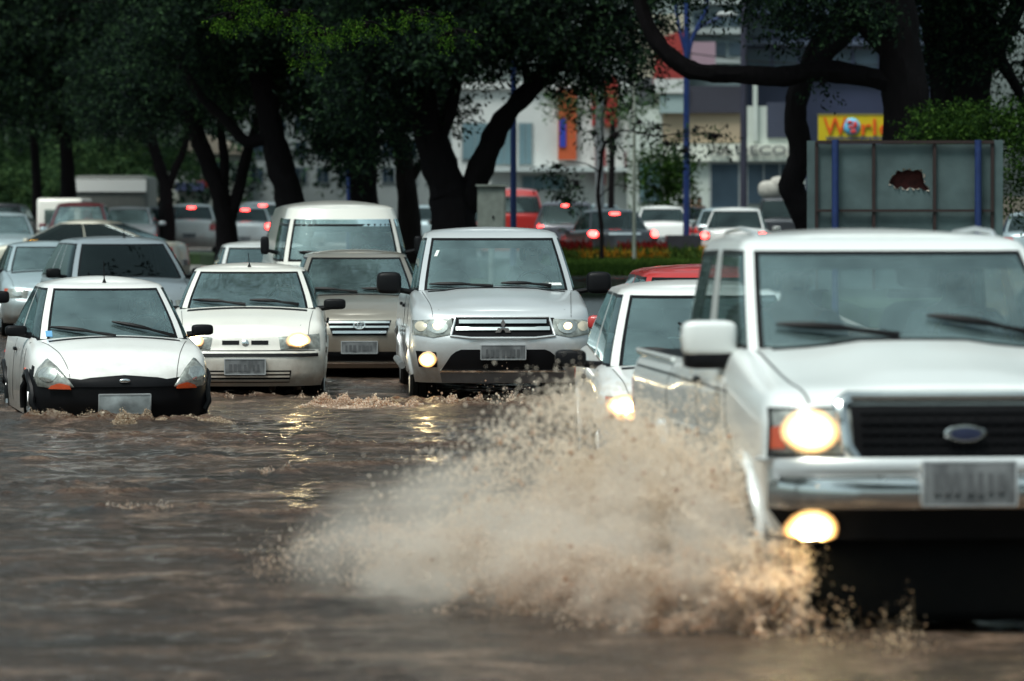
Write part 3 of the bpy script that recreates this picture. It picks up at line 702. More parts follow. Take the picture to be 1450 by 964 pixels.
# ---- white compact with black bumper, left
sp_ka = dict(L=3.62, W=.815, zb=.22, R=.28, axles=(.66, 3.10), cf=.60, nf=2.5, cr=.5, nr=2.8, flare=.03, archmat=M_BLACK,
    deck=[(0, .62), (.10, .665), (.35, .77), (.7, .845), (1.0, .88), (1.2, .905), (3.3, .96), (3.62, .94)], nose=[(.2, .07), (.35, .01), (.52, .0), (.6, .05), (.7, .14)], tail=[(.2, .05), (.5, 0), (.7, .05), (1.0, .15)],
    side=[(0, .98), (.2, .995), (.45, 1.0), (.7, .985), (.88, .96), (1, .92)], crown=.05,
    gh=dict(y0=.83, y1=1.62, y2=2.75, y3=3.42, zr=1.395, wb=.715, wt=.545, split=[.56], n=3.0, cf=.42, cr=.4, vhi=.90, crown=.05))
c = Car('compact_car', 'white rounded compact with black plastic bumper, leftmost of the front row', (-3.43, 34.4), 12, sp_ka, P_WHITE, 'car', QUEUE, dz=-.10,
    lower=(lambda x, y, z: (z < .565 and y < .55) or (z < .66 and y < .5 and abs(x) > .765) or (z < .60 and math.hypot(y-.66, z-.28) < .42 and abs(x) > .5) or (z < .5 and y > 3.3) or (z < .56 and math.hypot(y-3.10, z-.28) < .40 and abs(x) > .5), M_BLACK))
c.patch('grille_band', M_BLACK, [(-.50, .50), (.50, .50)], [(-.49, .54), (-.3, .578), (0, .60), (.3, .578), (.49, .54)], .010, .03, 20, 3)
for s in (-1, 1):
    h = c.patch('headlight', M_LENS, [(s*.74, .50), (s*.60, .485), (s*.44, .50)], [(s*.765, .57), (s*.74, .65), (s*.655, .745), (s*.56, .66), (s*.46, .53)], .010, .04, 16, 6, bulge=.02)
    c.patch('turn_signal', M_AMB, [(s*.64, .482), (s*.46, .482)], [(s*.62, .51), (s*.55, .532), (s*.47, .51)], .036, .03, 8, 3, parent=h)
    c.disc('lamp_reflector', M_REF, (s*.645, .60), .07, .06, .034, .01, parent=h)
    c.disc('side_repeater', M_AMB, (.30+.55, .63), .025, .018, .008, .006, 'left' if s < 0 else 'right')
p, nr, r = c.cast(0, .555, 'front'); bd = MB().sbox((0, p.y-.03, .556), (.05, .012, .018), .9, 16, 8); c.put('badge', bd, M_CHR)
pl = c.plate(.355, w=.225, h=.08, off=.03, mat=simple('plate_pale', (.42, .46, .47), .4, var=.45, scale=7))
bonnet(c, .47, .655, .08); c.mirrors(.965, size=(.10, .05, .05), out=-.08); c.wipers([(.02, .91, -.56, .985), (.56, .905, .0, 1.03)]); c.antenna(0, 1.72, .20)
c.cabin(); c.handles((1.9,), .78, M_BLACK); c.doorlines((1.02, 2.1), .3, .93); c.rearkit(lit=False, third=False)
c.patch('sticker', simple('blue_sticker', (.12, .35, .6), .5), [(-.60, .915), (-.545, .915)], [(-.60, .965), (-.545, .965)], .006, .002, 2, 2, src='gh')
KA = c
# ---- cream white saloon
sp_pal = dict(L=3.85, W=.805, zb=.21, R=.28, axles=(.74, 3.12), cf=.50, nf=3.0, cr=.4, nr=3.6, side=[(0, .94), (.15, .98), (.45, 1.0), (.72, .99), (.88, .97), (1, .94)],
    deck=[(0, .695), (.10, .735), (.5, .85), (1.0, .945), (1.2, .97), (3.6, .99), (3.85, .97)], nose=[(.2, .08), (.3, .01), (.52, .0), (.56, .05), (.75, .12)], tail=[(.2, .05), (.5, 0), (.7, .04), (1.0, .1)],
    gh=dict(y0=.92, y1=1.68, y2=3.10, y3=3.70, zr=1.375, wb=.72, wt=.56, split=[.42], n=3.4, cf=.36, vhi=.90))
c = Car('hatchback_car', 'cream white hatchback with its right lamp lit, between compact and beige saloon', (-2.66, 38.7), 2.5, sp_pal, P_CREAM, 'car', QUEUE)
std_lights(c, .575, .725, .33, .74, M_WARM, amb=False)
for s in (-1, 1): c.patch('bonnet_vent', M_BLACK, [(s*.06, .625), (s*.23, .625)], [(s*.06, .665), (s*.23, .665)], .005, .02, 5, 2)
c.disc('badge', M_CHR, (0, .645), .035, .03, .01, .008)
c.line('bumper_strip', M_BLACK, [(-.72, .52), (.72, .52)], .030, off=.012); c.plate(.41, w=.2, h=.075, off=.035)
g = c.patch('lower_intake', M_BLACK, [(-.44, .25), (.44, .25)], [(-.46, .37), (.46, .37)], .006, .03, 14, 4)
for z in (.275, .31, .345): c.line('intake_slat', P_CREAM, [(-.44, z), (.44, z)], .018, off=.016, parent=g)
c.line('bumper_edge', M_SEAL, [(-.74, .565), (.74, .565)], .008)
bonnet(c, .62, .67); c.mirrors(1.0, size=(.115, .05, .055), out=-.05); c.wipers([(-.02, .99, -.56, 1.03), (.52, .99, .02, 1.03)]); c.antenna(0, 1.80, .15)
c.cabin(); c.handles((2.0, 2.9), .80); c.doorlines((1.1, 2.1), .3, .93); c.rearkit(lit=False, third=False); FIAT = c
# ---- beige metallic saloon
sp_cor = dict(L=4.5, W=.85, zb=.20, R=.31, axles=(.88, 3.5), cf=.60, nf=2.8, cr=.5, nr=3.4,
    deck=[(0, .735), (.12, .78), (.5, .89), (1.0, .96), (1.3, .99), (3.3, 1.02), (3.7, 1.03), (4.5, .98)], nose=[(.2, .08), (.35, .0), (.6, .0), (.72, .06), (.85, .14)], tail=[(.2, .05), (.5, 0), (.7, .04), (1.0, .1)],
    gh=dict(y0=1.05, y1=1.85, y2=3.0, y3=3.75, zr=1.47, wb=.76, wt=.58, split=[.46], n=3.2, cf=.38, vhi=.90))
c = Car('saloon_car', 'beige metallic saloon with chrome barred grille behind the cream hatchback', (-1.71, 43.5), 3.5, sp_cor, P_GOLD, 'car', QUEUE)
g = c.patch('grille', M_GRILLE, [(-.30, .565), (.30, .565)], [(-.36, .73), (.36, .73)], .008, .04, 16, 4)
for z, w0 in ((.705, .34), (.655, .33), (.60, .30)): c.line('grille_slat', M_CHR, [(-w0, z), (w0, z)], .020, off=.022, parent=g)
ring(c, 'badge', M_CHR, [(.062*math.cos(R(a)), .662+.042*math.sin(R(a))) for a in range(0, 361, 24)], .008, .045, parent=g)
ring(c, 'badge', M_CHR, [(.02*math.cos(R(a)), .662+.038*math.sin(R(a))) for a in range(0, 361, 24)], .004, .048, parent=g)
ring(c, 'badge', M_CHR, [(.042*math.cos(R(a)), .682+.015*math.sin(R(a))) for a in range(0, 361, 24)], .004, .048, parent=g)
std_lights(c, .62, .77, .44, .80); c.patch('lower_intake', M_BLACK, [(-.62, .28), (.62, .28)], [(-.60, .385), (.60, .385)], .006, .03, 16, 3); c.line('intake_trim', M_CHR, [(-.62, .262), (.62, .262)], .018, off=.012)
c.plate(.435, w=.2, h=.065, off=.03); bonnet(c, .62, .70); c.mirrors(1.05, P_GOLD); c.wipers([(.0, 1.02, -.56, 1.05), (.52, 1.02, .05, 1.05)]); c.cabin(); c.rearkit(lit=False, third=False); COR = c
# ---- old white van
sp_k = dict(L=4.3, W=.86, zb=.32, R=.33, axles=(1.0, 3.4), cf=.42, nf=2.8, cr=.3, nr=3.4, side=[(0, .93), (.2, .98), (.5, 1.0), (.85, .995), (1, .98)],
    deck=[(0, 1.30), (4.3, 1.34)], nose=[(.3, .08), (.5, .0), (.9, .02), (1.3, .06)], tail=[(.3, .02), (1.3, .04)],
    gh=dict(y0=.06, y1=.36, y2=4.05, y3=4.24, zr=2.03, wb=.835, wt=.68, split=[.28, .55, .8], pw=.03, n=2.8, cf=.44, cr=.35, vlo=.06, vhi=.70, crown=.06, pil=(50, 56), noside=3))
c = Car('passenger_van', 'old white rounded van standing behind the beige saloon', (-2.10, 48.7), 6.4, sp_k, P_CREAM, 'van', QUEUE)
for s in (-1, 1):
    c.disc('headlight', M_LENS, (s*.60, .80), .095, .095, .02, .03); ring_ = None
c.line('belt_trim', M_BLACK, [(-.80, 1.22), (.80, 1.22)], .02); c.plate(.5)
c.mirrors(1.52, size=(.055, .035, .115), arm=.10, y=.50)
c.put('front_bumper', MB().tube([(x, -.06+.12*(abs(x)/.85)**4, .42) for x in np.linspace(-.85, .85, 13)], .075, 8), P_CREAM)
c.wipers([(-.1, 1.40, -.56, 1.43), (.4, 1.40, .0, 1.43)]); c.cabin(rear=False, z=1.72); c.rearkit(lit=False, third=False)
for k in range(9): c.line('cooling_slat', M_BLACK, [(3.55, 1.45+.045*k), (3.95, 1.45+.045*k)], .014, 'left', 'gh', off=.008, n=4)
KOMBI = c
# ---- silver people carrier with black windscreen
sp_z = dict(sp_h, L=4.3, W=.87, axles=(.85, 3.5), deck=[(0, .76), (.12, .82), (.5, .95), (1.0, 1.02), (4.3, 1.05)],
    gh=dict(y0=.95, y1=1.75, y2=3.6, y3=4.15, zr=1.55, wb=.83, wt=.62, split=[.32, .66], pw=.018, n=3.2, cf=.42, cr=.34, vhi=.89))
c = Car('people_carrier', 'silver people carrier with near black windscreen behind the white compact', (-4.86, 51.0), 14, sp_z, paint('steel_blue_silver_paint', (.36, .41, .44), .35), 'car', QUEUE, glass=M_TINT, sideglass=M_TINT)
std_lights(c, .62, .78, .46, .80); std_front(c, .26, .38, .62, .72); bonnet(c, .64, .72); c.mirrors(1.1); c.antenna(.05, 1.95, .2, .05); c.plate(.46); c.rearkit(lit=False, third=False); c.handles((1.9, 2.9), .9)
# ---- small pale blue hatch, dark car at the edge
sp_s = dict(sp_pal)
c = Car('hatchback_car', 'pale blue hatchback half hidden left of the silver people carrier', (-6.75, 57.5), 10, sp_s, P_BLUE, 'car', QUEUE)
std_lights(c, .575, .725, .40, .74); std_front(c, .25, .36, .6, .67); bonnet(c); c.mirrors(1.02, size=(.13, .06, .07)); c.cabin(); c.plate(.42); c.rearkit(lit=False, third=False)
c = Car('saloon_car', 'dark car cut off by the left edge beside the white compact', (-6.12, 39.5), 10, sp_cor, P_DARK, 'car', QUEUE)
std_lights(c, .62, .77, .48, .80); std_front(c, .25, .36, .58, .70); bonnet(c); c.mirrors(1.05); c.cabin(); c.plate(.44); c.rearkit(lit=False, third=False)
# ---- small white car peeping between
c = Car('hatchback_car', 'small white car of which only roof and window show left of the van', (-3.42, 54.8), 6, sp_h, P_WHITE, 'car', QUEUE)
std_lights(c, .575, .72, .46, .76); std_front(c, .25, .36, .6, .67); c.cabin(); c.plate(.42); c.mirrors(1.0); c.rearkit(lit=False, third=False)
# ------------------------------------------------------------------ traffic behind the median
FAR = 'cars on the road beyond the trees'
def far(name, label, px, Y, yaw, sp, col, cat='car', dz=0, away=True, lit=True, third=False, only=None, turn=False, glass=None, zt=.80):
    X = pxX(px, Y)
    if away:      # seen from behind: the tail end stands at (X, Y)
        yr = R(yaw+180); L = sp['L']; fx, fy = X+(-math.sin(R(yaw)))*L, Y+math.cos(R(yaw))*L
        c = Car(name, label, (fx, fy), yaw+180, sp, col, cat, FAR, dz, glass=glass)
    else: c = Car(name, label, (X, Y), yaw, sp, col, cat, FAR, dz, glass=glass)
    std_lights(c, .58, .73, .42, .74, amb=False); c.mirrors(1.02, col)
    c.rearkit(z=zt, lit=lit, third=third, only=only)
    if not away: c.plate(.45)
    return c
BE = Car('saloon_car', 'beige curved roof saloon seen side on with amber lamps, crossing at left', (pxX(-38, 87)+.05, 88.6), -102, dict(sp_cor, gh=dict(sp_cor['gh'], zr=1.47, y0=.9, y1=1.95, y2=3.0, y3=4.3, split=[.5], arch=.07, pw=.006, cr=.3, wt=.62), L=4.75), P_BEIGE, 'car', FAR, dz=-.12, sideglass=M_TINT)
c = BE; std_lights(c, .6, .75, .45, .8); c.mirrors(1.03, P_BEIGE); c.rearkit(lit=False, third=False)
for s, d in ((1, 'right'),):
    c.disc('side_repeater', M_AMBL, (1.38, 1.04), .09, .09, .03, .02, d)
    c.disc('turn_lamp', M_AMBL, (4.18, .93), .12, .11, .03, .02, d)
far('hatchback_car', 'white car with sloping windscreen at the left edge behind the beige saloon', 14, 97, 12, dict(sp_h, W=.86), P_BLUE, away=False)
far('sports_utility_car', 'maroon tall car between white van and grey blue car, far left', 108, 104, 3, dict(sp_z, gh=dict(sp_z['gh'], zr=1.62)), P_MAR, away=False)
far('saloon_car', 'grey blue car just right of the maroon car, in front of the box truck', 178, 109, 3, dict(sp_cor), P_GREY, away=False)
far('saloon_car', 'white saloon seen from behind between two left tree trunks', 268, 120, 2, dict(sp_cor, W=.88, gh=dict(sp_cor['gh'], zr=1.5)), P_WHITE, lit=False, third=True)
far('hatchback_car', 'silver hatchback with high brake lamp seen between the tree trunks', 372, 124, 3, dict(sp_z), P_SILV, third=True, only=-1, zt=1.0)
far('hatchback_car', 'silver car to the right of the leaning trunk behind the van', 425, 128, 3, dict(sp_h), P_BLUE, lit=False)
c = far('delivery_van', 'red tall van beyond the grey cabinet', 726, 105, 1, dict(sp_k, gh=dict(sp_k['gh'], zr=1.98, noside=0)), P_RED, 'van', lit=False)
far('sports_utility_car', 'dark grey tall car with two brake lamps right of the red van', 800, 103, -3, dict(sp_z, gh=dict(sp_z['gh'], zr=1.66)), simple('dusty_grey_paint', (.10, .10, .12), .35, .3, coat=.6), only=1, zt=1.1, third=True)
c = far('saloon_car', 'dark saloon with bright red tail lamps behind the flower bed', 886, 95.5, 10, dict(sp_cor, W=.90, gh=dict(sp_cor['gh'], zr=1.52)), P_DARK, third=True, zt=.92)
c.line('boot_trim', M_CHR, [(-.4, .93), (.4, .93)], .05, 'rear', off=.02)
far('saloon_car', 'white saloon between dark saloon and blue lamp post', 940, 112, 0, dict(sp_cor), P_WHITE, lit=False)
far('hatchback_car', 'pale silver car just right of the planter with red tail lamps', 1038, 97, -6, dict(sp_cor, gh=dict(sp_cor['gh'], zr=1.54)), P_WHITE, lit=True, zt=.86)
far('hatchback_car', 'silver car ahead of the pale silver one', 1022, 112, -4, dict(sp_h), P_BLUE, lit=False)
c = Car('pickup_truck', 'dark pickup far right behind the curved trunk', (pxX(1128, 112), 112+5), 176, dict(sp_tr), P_DARK, 'pickup truck', FAR)
c.rearkit(z=.9, platez=.6, third=False, only=-1)
far('saloon_car', 'white car partly hidden behind the signboard, right edge', 1470, 92, -5, dict(sp_cor), P_BLUE, lit=False)
far('saloon_car', 'dark car glimpsed between the red van and central tree', 655, 112, 0, dict(sp_cor), P_DARK, only=-1, zt=.9)
far('hatchback_car', 'dark hatchback far beyond the planter', 972, 122, -2, dict(sp_h), P_DARK, lit=False)
far('saloon_car', 'pale saloon far away behind the young tree', 850, 126, 0, dict(sp_cor), P_BLUE, lit=False)
far('saloon_car', 'pale car glimpsed between slender trunk and big forked tree', 600, 116, 0, dict(sp_cor), P_BLUE, only=-1)
far('hatchback_car', 'dark blue car low behind the young tree, both tail lamps lit', 838, 108, 0, dict(sp_h), P_DARK, zt=.86)
far('saloon_car', 'silver saloon glimpsed between the v shaped and leaning trunks', 345, 112, 2, dict(sp_cor), P_SILV, third=True, zt=.9)
c = far('saloon_car', 'dark low car by the slim trunk with two red lamps', 214, 118, 0, dict(sp_h, W=.6, gh=dict(sp_h['gh'], wb=.52, wt=.42)), P_DARK, zt=1.12)
far('hatchback_car', 'dark car half cut by the left edge with one red lamp', -8, 112, 0, dict(sp_z), P_DARK, only=-1, zt=1.35)
# box truck and small van
def boxvan(name, label, px, Y, W_, H_, L_, wall, low=None, cat='truck'):
    X = pxX(px, Y); t = empty(name, (X, Y, gz(Y)), R(2), label, cat)
    zb = .75 if low else .3
    bx = MB().sbox((0, L_/2, (zb+H_)/2), (W_/2, L_/2, (H_-zb)/2), .12, 28, 16); bx.build('cargo_box', wall, t)
    if low:
        MB().box((0, -.03, H_-.34), (W_-.16, .05, .40)).build('rear_door', P_WHITE, t, smooth=False)
        MB().box((0, -.02, H_-1.12), (W_-.1, .05, .10)).build('rear_bar', low, t, smooth=False)
        MB().box((0, L_/2, .55), (W_*.8, L_*.95, .25)).build('chassis', M_DARK, t, smooth=False)
    else: MB().box((0, -.01, H_-.55), (W_-.5, .03, .42)).build('rear_window', M_SIDE, t, smooth=False)
    for s in (-1, 1):
        for y in (.9, L_-.8): MB().lathe([(-.12, .2), (-.12, .36), (-.08, .40), (.08, .40), (.12, .36), (.12, .2)], (s*(W_/2-.15), y, .40), n=20).build('wheel', M_RUB, t)
        MB().sbox((s*(W_/2-.15), -.06, zb+.12), (.09, .03, .11), .5, 10, 6).build('tail_light', M_REDL if (low and s > 0) else M_RED, t)
    return t
boxvan('box_truck', 'box truck with white upper door and grey body under the left trees', 157, 126, 2.45, 2.45, 5.2, simple('grey_box_paint', (.12, .125, .115), .5, var=.12), simple('truck_bar', (.12, .11, .10), .6))
boxvan('panel_van', 'small white panel van behind the maroon car', 84, 112, 1.35, 1.75, 4.0, P_CREAM, cat='van')
# ------------------------------------------------------------------ ground, road, verge
def groundmat(name, a, b, rough, scale=1.5, bump=.4):
    return simple(name, a, rough, var=b, scale=scale, bump=bump, bscale=30)
M_ASPH = groundmat('wet_asphalt', (.030, .032, .035), .35, .22, .8)
M_EARTH = groundmat('earth', (.07, .055, .035), .3, .8)
ys_ = [-40, 0, 20, 40, 50, 60, 70, 80, 90, 100, 110, 130, 160, 220, 400, 900]
def strip(name, x0, x1, dz, mat, ya=-40, yb=900):
    mb = MB(); yy = [ya]+[y for y in ys_ if ya < y < yb]+[yb]
    mb.add([(x, y, gz(y)+dz) for y in yy for x in (x0, x1)], [(2*i, 2*i+1, 2*i+3, 2*i+2) for i in range(len(yy)-1)])
    return tag(mb.build(name, mat), kind='structure')
strip('ground', -400, 400, -.02, M_EARTH)
strip('road', -26, 20, 0, M_ASPH)
def slab(name, poly, z0f, h, mat, kind='structure', label=None):   # closed polygon extruded on the slope
    n = len(poly); top = [(x, y, gz(y)+h) for x, y in poly]; bot = [(x, y, gz(y)-.1) for x, y in poly]
    mb = MB(); mb.add(top+bot, [tuple(range(n))]+[(i, i+n, (i+1) % n+n, (i+1) % n) for i in range(n)])
    return tag(mb.build(name, mat, smooth=False, recalc=True), label, kind=kind)
M_CONC = simple('kerb_concrete', (.30, .29, .27), .8, var=.2, bump=.3)
M_GRASS = simple('grass_soil', (.02, .04, .012), .9, var=.4, scale=3)
med = [(-.6, 60), (.4, 77), (.6, 92), (5.2, 92.6), (5.2, 58), (9, 52), (24, 52), (24, 59), (9, 66), (5.6, 94.6), (-2.2, 94), (-14, 108), (-20, 110), (-20, 105), (-8, 98), (-2.6, 74), (-2.2, 60)]
slab('median_kerb', med, 0, .13, M_CONC)
cx_, cy_ = 0, 0
def inset(poly, d):
    out = []; n = len(poly)
    A = sum(poly[i][0]*poly[(i+1) % n][1]-poly[(i+1) % n][0]*poly[i][1] for i in range(n)); sg = 1 if A > 0 else -1
    for i in range(n):
        p0, p1, p2 = Vector(poly[i-1]), Vector(poly[i]), Vector(poly[(i+1) % n])
        a = (p1-p0).normalized(); b = (p2-p1).normalized(); nn = (Vector((-a.y, a.x))+Vector((-b.y, b.x))); nn = nn.normalized()*sg
        out.append((p1.x+nn.x*d, p1.y+nn.y*d))
    return out
slab('median_lawn', inset(med, .15), 0, .40, M_GRASS)
slab('pavement', [(-26, 128), (24, 128), (24, 134), (-26, 134)], 0, .14, M_CONC)
# water sheet, fine where the lens is close
def fbm(x, y, octs, seed):
    r = np.random.default_rng(seed); out = np.zeros_like(x)
    for (f, a, an, asp) in octs:
        g = r.random((256, 256)).astype(np.float32); c, s = math.cos(an), math.sin(an)
        u = (x*c+y*s)*f/asp+r.random()*50; v = (-x*s+y*c)*f+r.random()*50
        iu = np.floor(u).astype(int); iv = np.floor(v).astype(int); fu = u-iu; fv = v-iv; fu = fu*fu*(3-2*fu); fv = fv*fv*(3-2*fv)
        G = lambda i, j: g[i & 255, j & 255]
        n = (G(iu, iv)*(1-fu)+G(iu+1, iv)*fu)*(1-fv)+(G(iu, iv+1)*(1-fu)+G(iu+1, iv+1)*fu)*fv
        out += a*(n*2-1)
    return out
def axis(segs):
    out = []
    for a, b, st in segs: out += list(np.arange(a, b, st))
    return np.array(out+[segs[-1][1]])
wx = axis([(-26, -8, 1.2), (-8, -5.2, .3), (-5.2, 5.2, .036), (5.2, 8, .3), (8, 20, 1.2)])
wy = axis([(2, 12, .5), (12, 13.4, .1), (13.4, 30, .036), (30, 42, .045), (42, 52, .12), (52, 61, .5)])
X, Y = np.meshgrid(wx, wy); X = X.astype(np.float64); Y = Y.astype(np.float64)
Z = fbm(X, Y, [(.45, .016, .05, 2.2), (1.1, .016, -.1, 2.4), (2.3, .013, .12, 2.4), (4.6, .014, -.15, 2.1), (9, .0110, .1, 1.7), (17, .0060, 0, 1.5)], 3)
rough_p = np.clip(fbm(X, Y, [(.5, .9, 0, 2.5), (1.3, .5, 0, 2)], 9), 0, 1)
Z *= (.75+.9*rough_p)
def bow(cx, cy, hw, h, wy_=.22, seed=1, ch=3.2):
    global Z
    n = .55+.9*np.clip(fbm(X, Y, [(ch, .6, 0, 1), (ch*2.6, .45, 0, 1), (ch*6, .3, 0, 1)], seed), -.6, 1)
    Z += h*n*np.exp(-((Y-cy-.10*((X-cx)/hw)**2*2)/wy_)**2)*np.exp(-np.clip(np.abs(X-cx)/hw-.8, 0, 9)**2*14)
bow(-3.45, 34.15, .95, .12, .22, 11); bow(-.1, 36.9, 1.15, .13, .36, 12); bow(-2.6, 38.5, .85, .04, .25, 13); bow(1.0, 25.4, .9, .07, .3, 14)
bow(-2.25, 23.9, .40, .055, .12, 21, 7); bow(-2.95, 25.2, .60, .05, .10, 22, 6); bow(-3.4, 26.9, .8, .04, .12, 27, 2); bow(-1.9, 27.9, 1.3, .04, .10, 23, 2); bow(-1.7, 27.2, .25, .08, .12, 24, 3); bow(-1.2, 23.5, .7, .05, .3, 25, 3); bow(-.4, 20.6, 1.2, .06, .5, 26, 3)
bow(-2.7, 26.2, 1.0, .045, .14, 28, 6); bow(-1.5, 30.5, 1.6, .04, .3, 29, 6); bow(-2.6, 31.5, 1.2, .04, .3, 30, 6); bow(-3.2, 28.8, 1.1, .035, .2, 31, 6)
Z = WATER+Z
Z = np.where(Y > 52, WATER+(Z-WATER)*.25, Z)
ny, nx = X.shape; idx = np.arange(ny*nx).reshape(ny, nx)
F = np.stack([idx[:-1, :-1], idx[:-1, 1:], idx[1:, 1:], idx[1:, :-1]], -1).reshape(-1, 4)
def watermat():
    m, n, l, p = newmat('muddy_flood_water')
    tc = N(n, 'ShaderNodeTexCoord'); gm = N(n, 'ShaderNodeNewGeometry')
    mp = N(n, 'ShaderNodeMapping'); mp.inputs['Scale'].default_value = (.5, 1, 1); l.new(gm.outputs['Position'], mp.inputs[0])
    sep = N(n, 'ShaderNodeSeparateXYZ'); l.new(gm.outputs['Position'], sep.inputs[0])
    ns = N(n, 'ShaderNodeTexNoise', i_Scale=1.3, i_Detail=8.0, i_Roughness=.7); l.new(mp.outputs[0], ns.inputs[0])
    base = mixc(n, l, ramp(n, l, ns.outputs[0], [(.35, 0), (.68, 1)]), (.022, .018, .015), (.085, .056, .040))
    # crests run red brown, the very tops froth
    cr = N(n, 'ShaderNodeMapRange'); l.new(sep.outputs[2], cr.inputs[0]); cr.inputs[1].default_value = WATER+.022; cr.inputs[2].default_value = WATER+.080
    n2 = N(n, 'ShaderNodeTexNoise', i_Scale=24.0, i_Detail=8.0, i_Roughness=.75); l.new(gm.outputs['Position'], n2.inputs[0])
    f2 = ramp(n, l, n2.outputs[0], [(.42, 0), (.60, 1)])
    rb = mixc(n, l, cr.outputs[0], base, (.14, .055, .024))
    ft = N(n, 'ShaderNodeMapRange'); l.new(sep.outputs[2], ft.inputs[0]); ft.inputs[1].default_value = WATER+.035; ft.inputs[2].default_value = WATER+.085
    mul = N(n, 'ShaderNodeMath', operation='MULTIPLY'); l.new(ft.outputs[0], mul.inputs[0]); l.new(f2, mul.inputs[1])
    c3 = mixc(n, l, mul.outputs[0], rb, (.50, .41, .31))
    n4 = N(n, 'ShaderNodeTexNoise', i_Scale=2.6, i_Detail=10.0, i_Roughness=.8); l.new(mp.outputs[0], n4.inputs[0])
    f4 = ramp(n, l, n4.outputs[0], [(.53, 0), (.68, .8)])
    c4 = mixc(n, l, f4, c3, (.29, .20, .145)); l.new(c4, p.inputs['Base Color'])
    rg = N(n, 'ShaderNodeMapRange'); l.new(mul.outputs[0], rg.inputs[0]); rg.inputs[3].default_value = .13; rg.inputs[4].default_value = .6; l.new(rg.outputs[0], p.inputs['Roughness'])
    p.inputs['IOR'].default_value = 1.34
    mp2 = N(n, 'ShaderNodeMapping'); mp2.inputs['Scale'].default_value = (.55, 1, 1); l.new(gm.outputs['Position'], mp2.inputs[0])
    n3 = N(n, 'ShaderNodeTexNoise', i_Scale=16.0, i_Detail=6.0, i_Roughness=.6); l.new(mp2.outputs[0], n3.inputs[0])
    b = N(n, 'ShaderNodeBump', i_Strength=1.0, i_Distance=.055); l.new(n3.outputs[0], b.inputs['Height'])
    b2 = N(n, 'ShaderNodeBump', i_Strength=1.0, i_Distance=.03); l.new(mul.outputs[0], b2.inputs['Height']); l.new(b.outputs[0], b2.inputs['Normal']); l.new(b2.outputs[0], p.inputs['Normal'])
    return m
tag(from_np('flood_water', np.stack([X, Y, Z], -1).reshape(-1, 3), F, watermat()), kind='structure')

# ------------------------------------------------------------------ spray and froth
def blobmat(name, a, b):
    m, n, l, p = newmat(name); at_ = N(n, 'ShaderNodeAttribute', attribute_name='tone')
    col = mixc(n, l, at_.outputs['Fac'], a, b); l.new(col, p.inputs['Base Color'])
    p.inputs['Roughness'].default_value = .35; p.inputs['IOR'].default_value = 1.33
    tr = N(n, 'ShaderNodeBsdfTranslucent'); l.new(col, tr.inputs[0]); ms = N(n, 'ShaderNodeMixShader'); ms.inputs[0].default_value = .5
    l.new(p.outputs[0], ms.inputs[1]); l.new(tr.outputs[0], ms.inputs[2]); l.new(ms.outputs[0], n['Material Output'].inputs[0]); return m
M_SPRAY = blobmat('muddy_spray', (.42, .22, .12), (.93, .82, .69)); M_BROWN = blobmat('brown_water_drops', (.30, .19, .115), (.72, .60, .46))
def cloud_group(mat):
    g = bpy.data.node_groups.new('droplets_'+mat.name, 'GeometryNodeTree'); g.interface.new_socket('Geometry', in_out='INPUT', socket_type='NodeSocketGeometry'); g.interface.new_socket('Geometry', in_out='OUTPUT', socket_type='NodeSocketGeometry')
    i = g.nodes.new('NodeGroupInput'); o = g.nodes.new('NodeGroupOutput'); m = g.nodes.new('GeometryNodeMeshToPoints'); a = g.nodes.new('GeometryNodeInputNamedAttribute'); a.data_type = 'FLOAT'; a.inputs[0].default_value = 'rad'
    sm = g.nodes.new('GeometryNodeSetMaterial'); sm.inputs['Material'].default_value = mat
    g.links.new(i.outputs[0], m.inputs['Mesh']); g.links.new(a.outputs[0], m.inputs['Radius']); g.links.new(m.outputs[0], sm.inputs[0]); g.links.new(sm.outputs[0], o.inputs[0]); return g
CG = {}
def drops(name, P, Rd, mat, parent=None, tone=None):
    me = bpy.data.meshes.new(name); me.vertices.add(len(P)); me.vertices.foreach_set('co', P.astype(np.float32).ravel()); me.materials.append(mat)
    for nm, v in (('rad', Rd), ('tone', rng.random(len(P)) if tone is None else tone)): at_ = me.attributes.new(nm, 'FLOAT', 'POINT'); at_.data.foreach_set('value', np.asarray(v, np.float32))
    o = bpy.data.objects.new(name, me); COL.objects.link(o); o.parent = parent
    if mat.name not in CG: CG[mat.name] = cloud_group(mat)
    md = o.modifiers.new('droplets', 'NODES'); md.node_group = CG[mat.name]; return o
def jets(src, nj, per, vlo, vhi, spread, T, g=9.8, seed=5, zb=WATER):
    r = np.random.default_rng(seed); P = []; To = []
    for j in range(nj):
        s0 = np.array(src[0])+(np.array(src[1])-np.array(src[0]))*r.random()
        v0 = np.array(vlo)+(np.array(vhi)-np.array(vlo))*r.random(3); t0 = T*(.25+.75*r.random()); tn = r.random()
        n = int(per*(.4+1.2*r.random()))
        age = t0*np.clip(1-np.abs(r.normal(0, .30, n)), .02, 1); sp = spread*np.linalg.norm(v0)*.3
        core = r.random(n)[:, None]**.7
        vv = v0+r.normal(0, 1, (n, 3))*sp*core
        p = s0+vv*age[:, None]; p[:, 2] -= .5*g*age**2
        k = p[:, 2] > zb-.02; P.append(p[k]); To.append(np.clip(tn*.6+.4*r.random(k.sum()), 0, 1))
    return np.concatenate(P), np.concatenate(To)
SP = empty('water_splash', (0.6, 18.5, WATER), 0, 'great fan of muddy spray thrown up by the front wheel of the white pickup', 'splash')
def rel(P, o): return P-np.array(o.location)
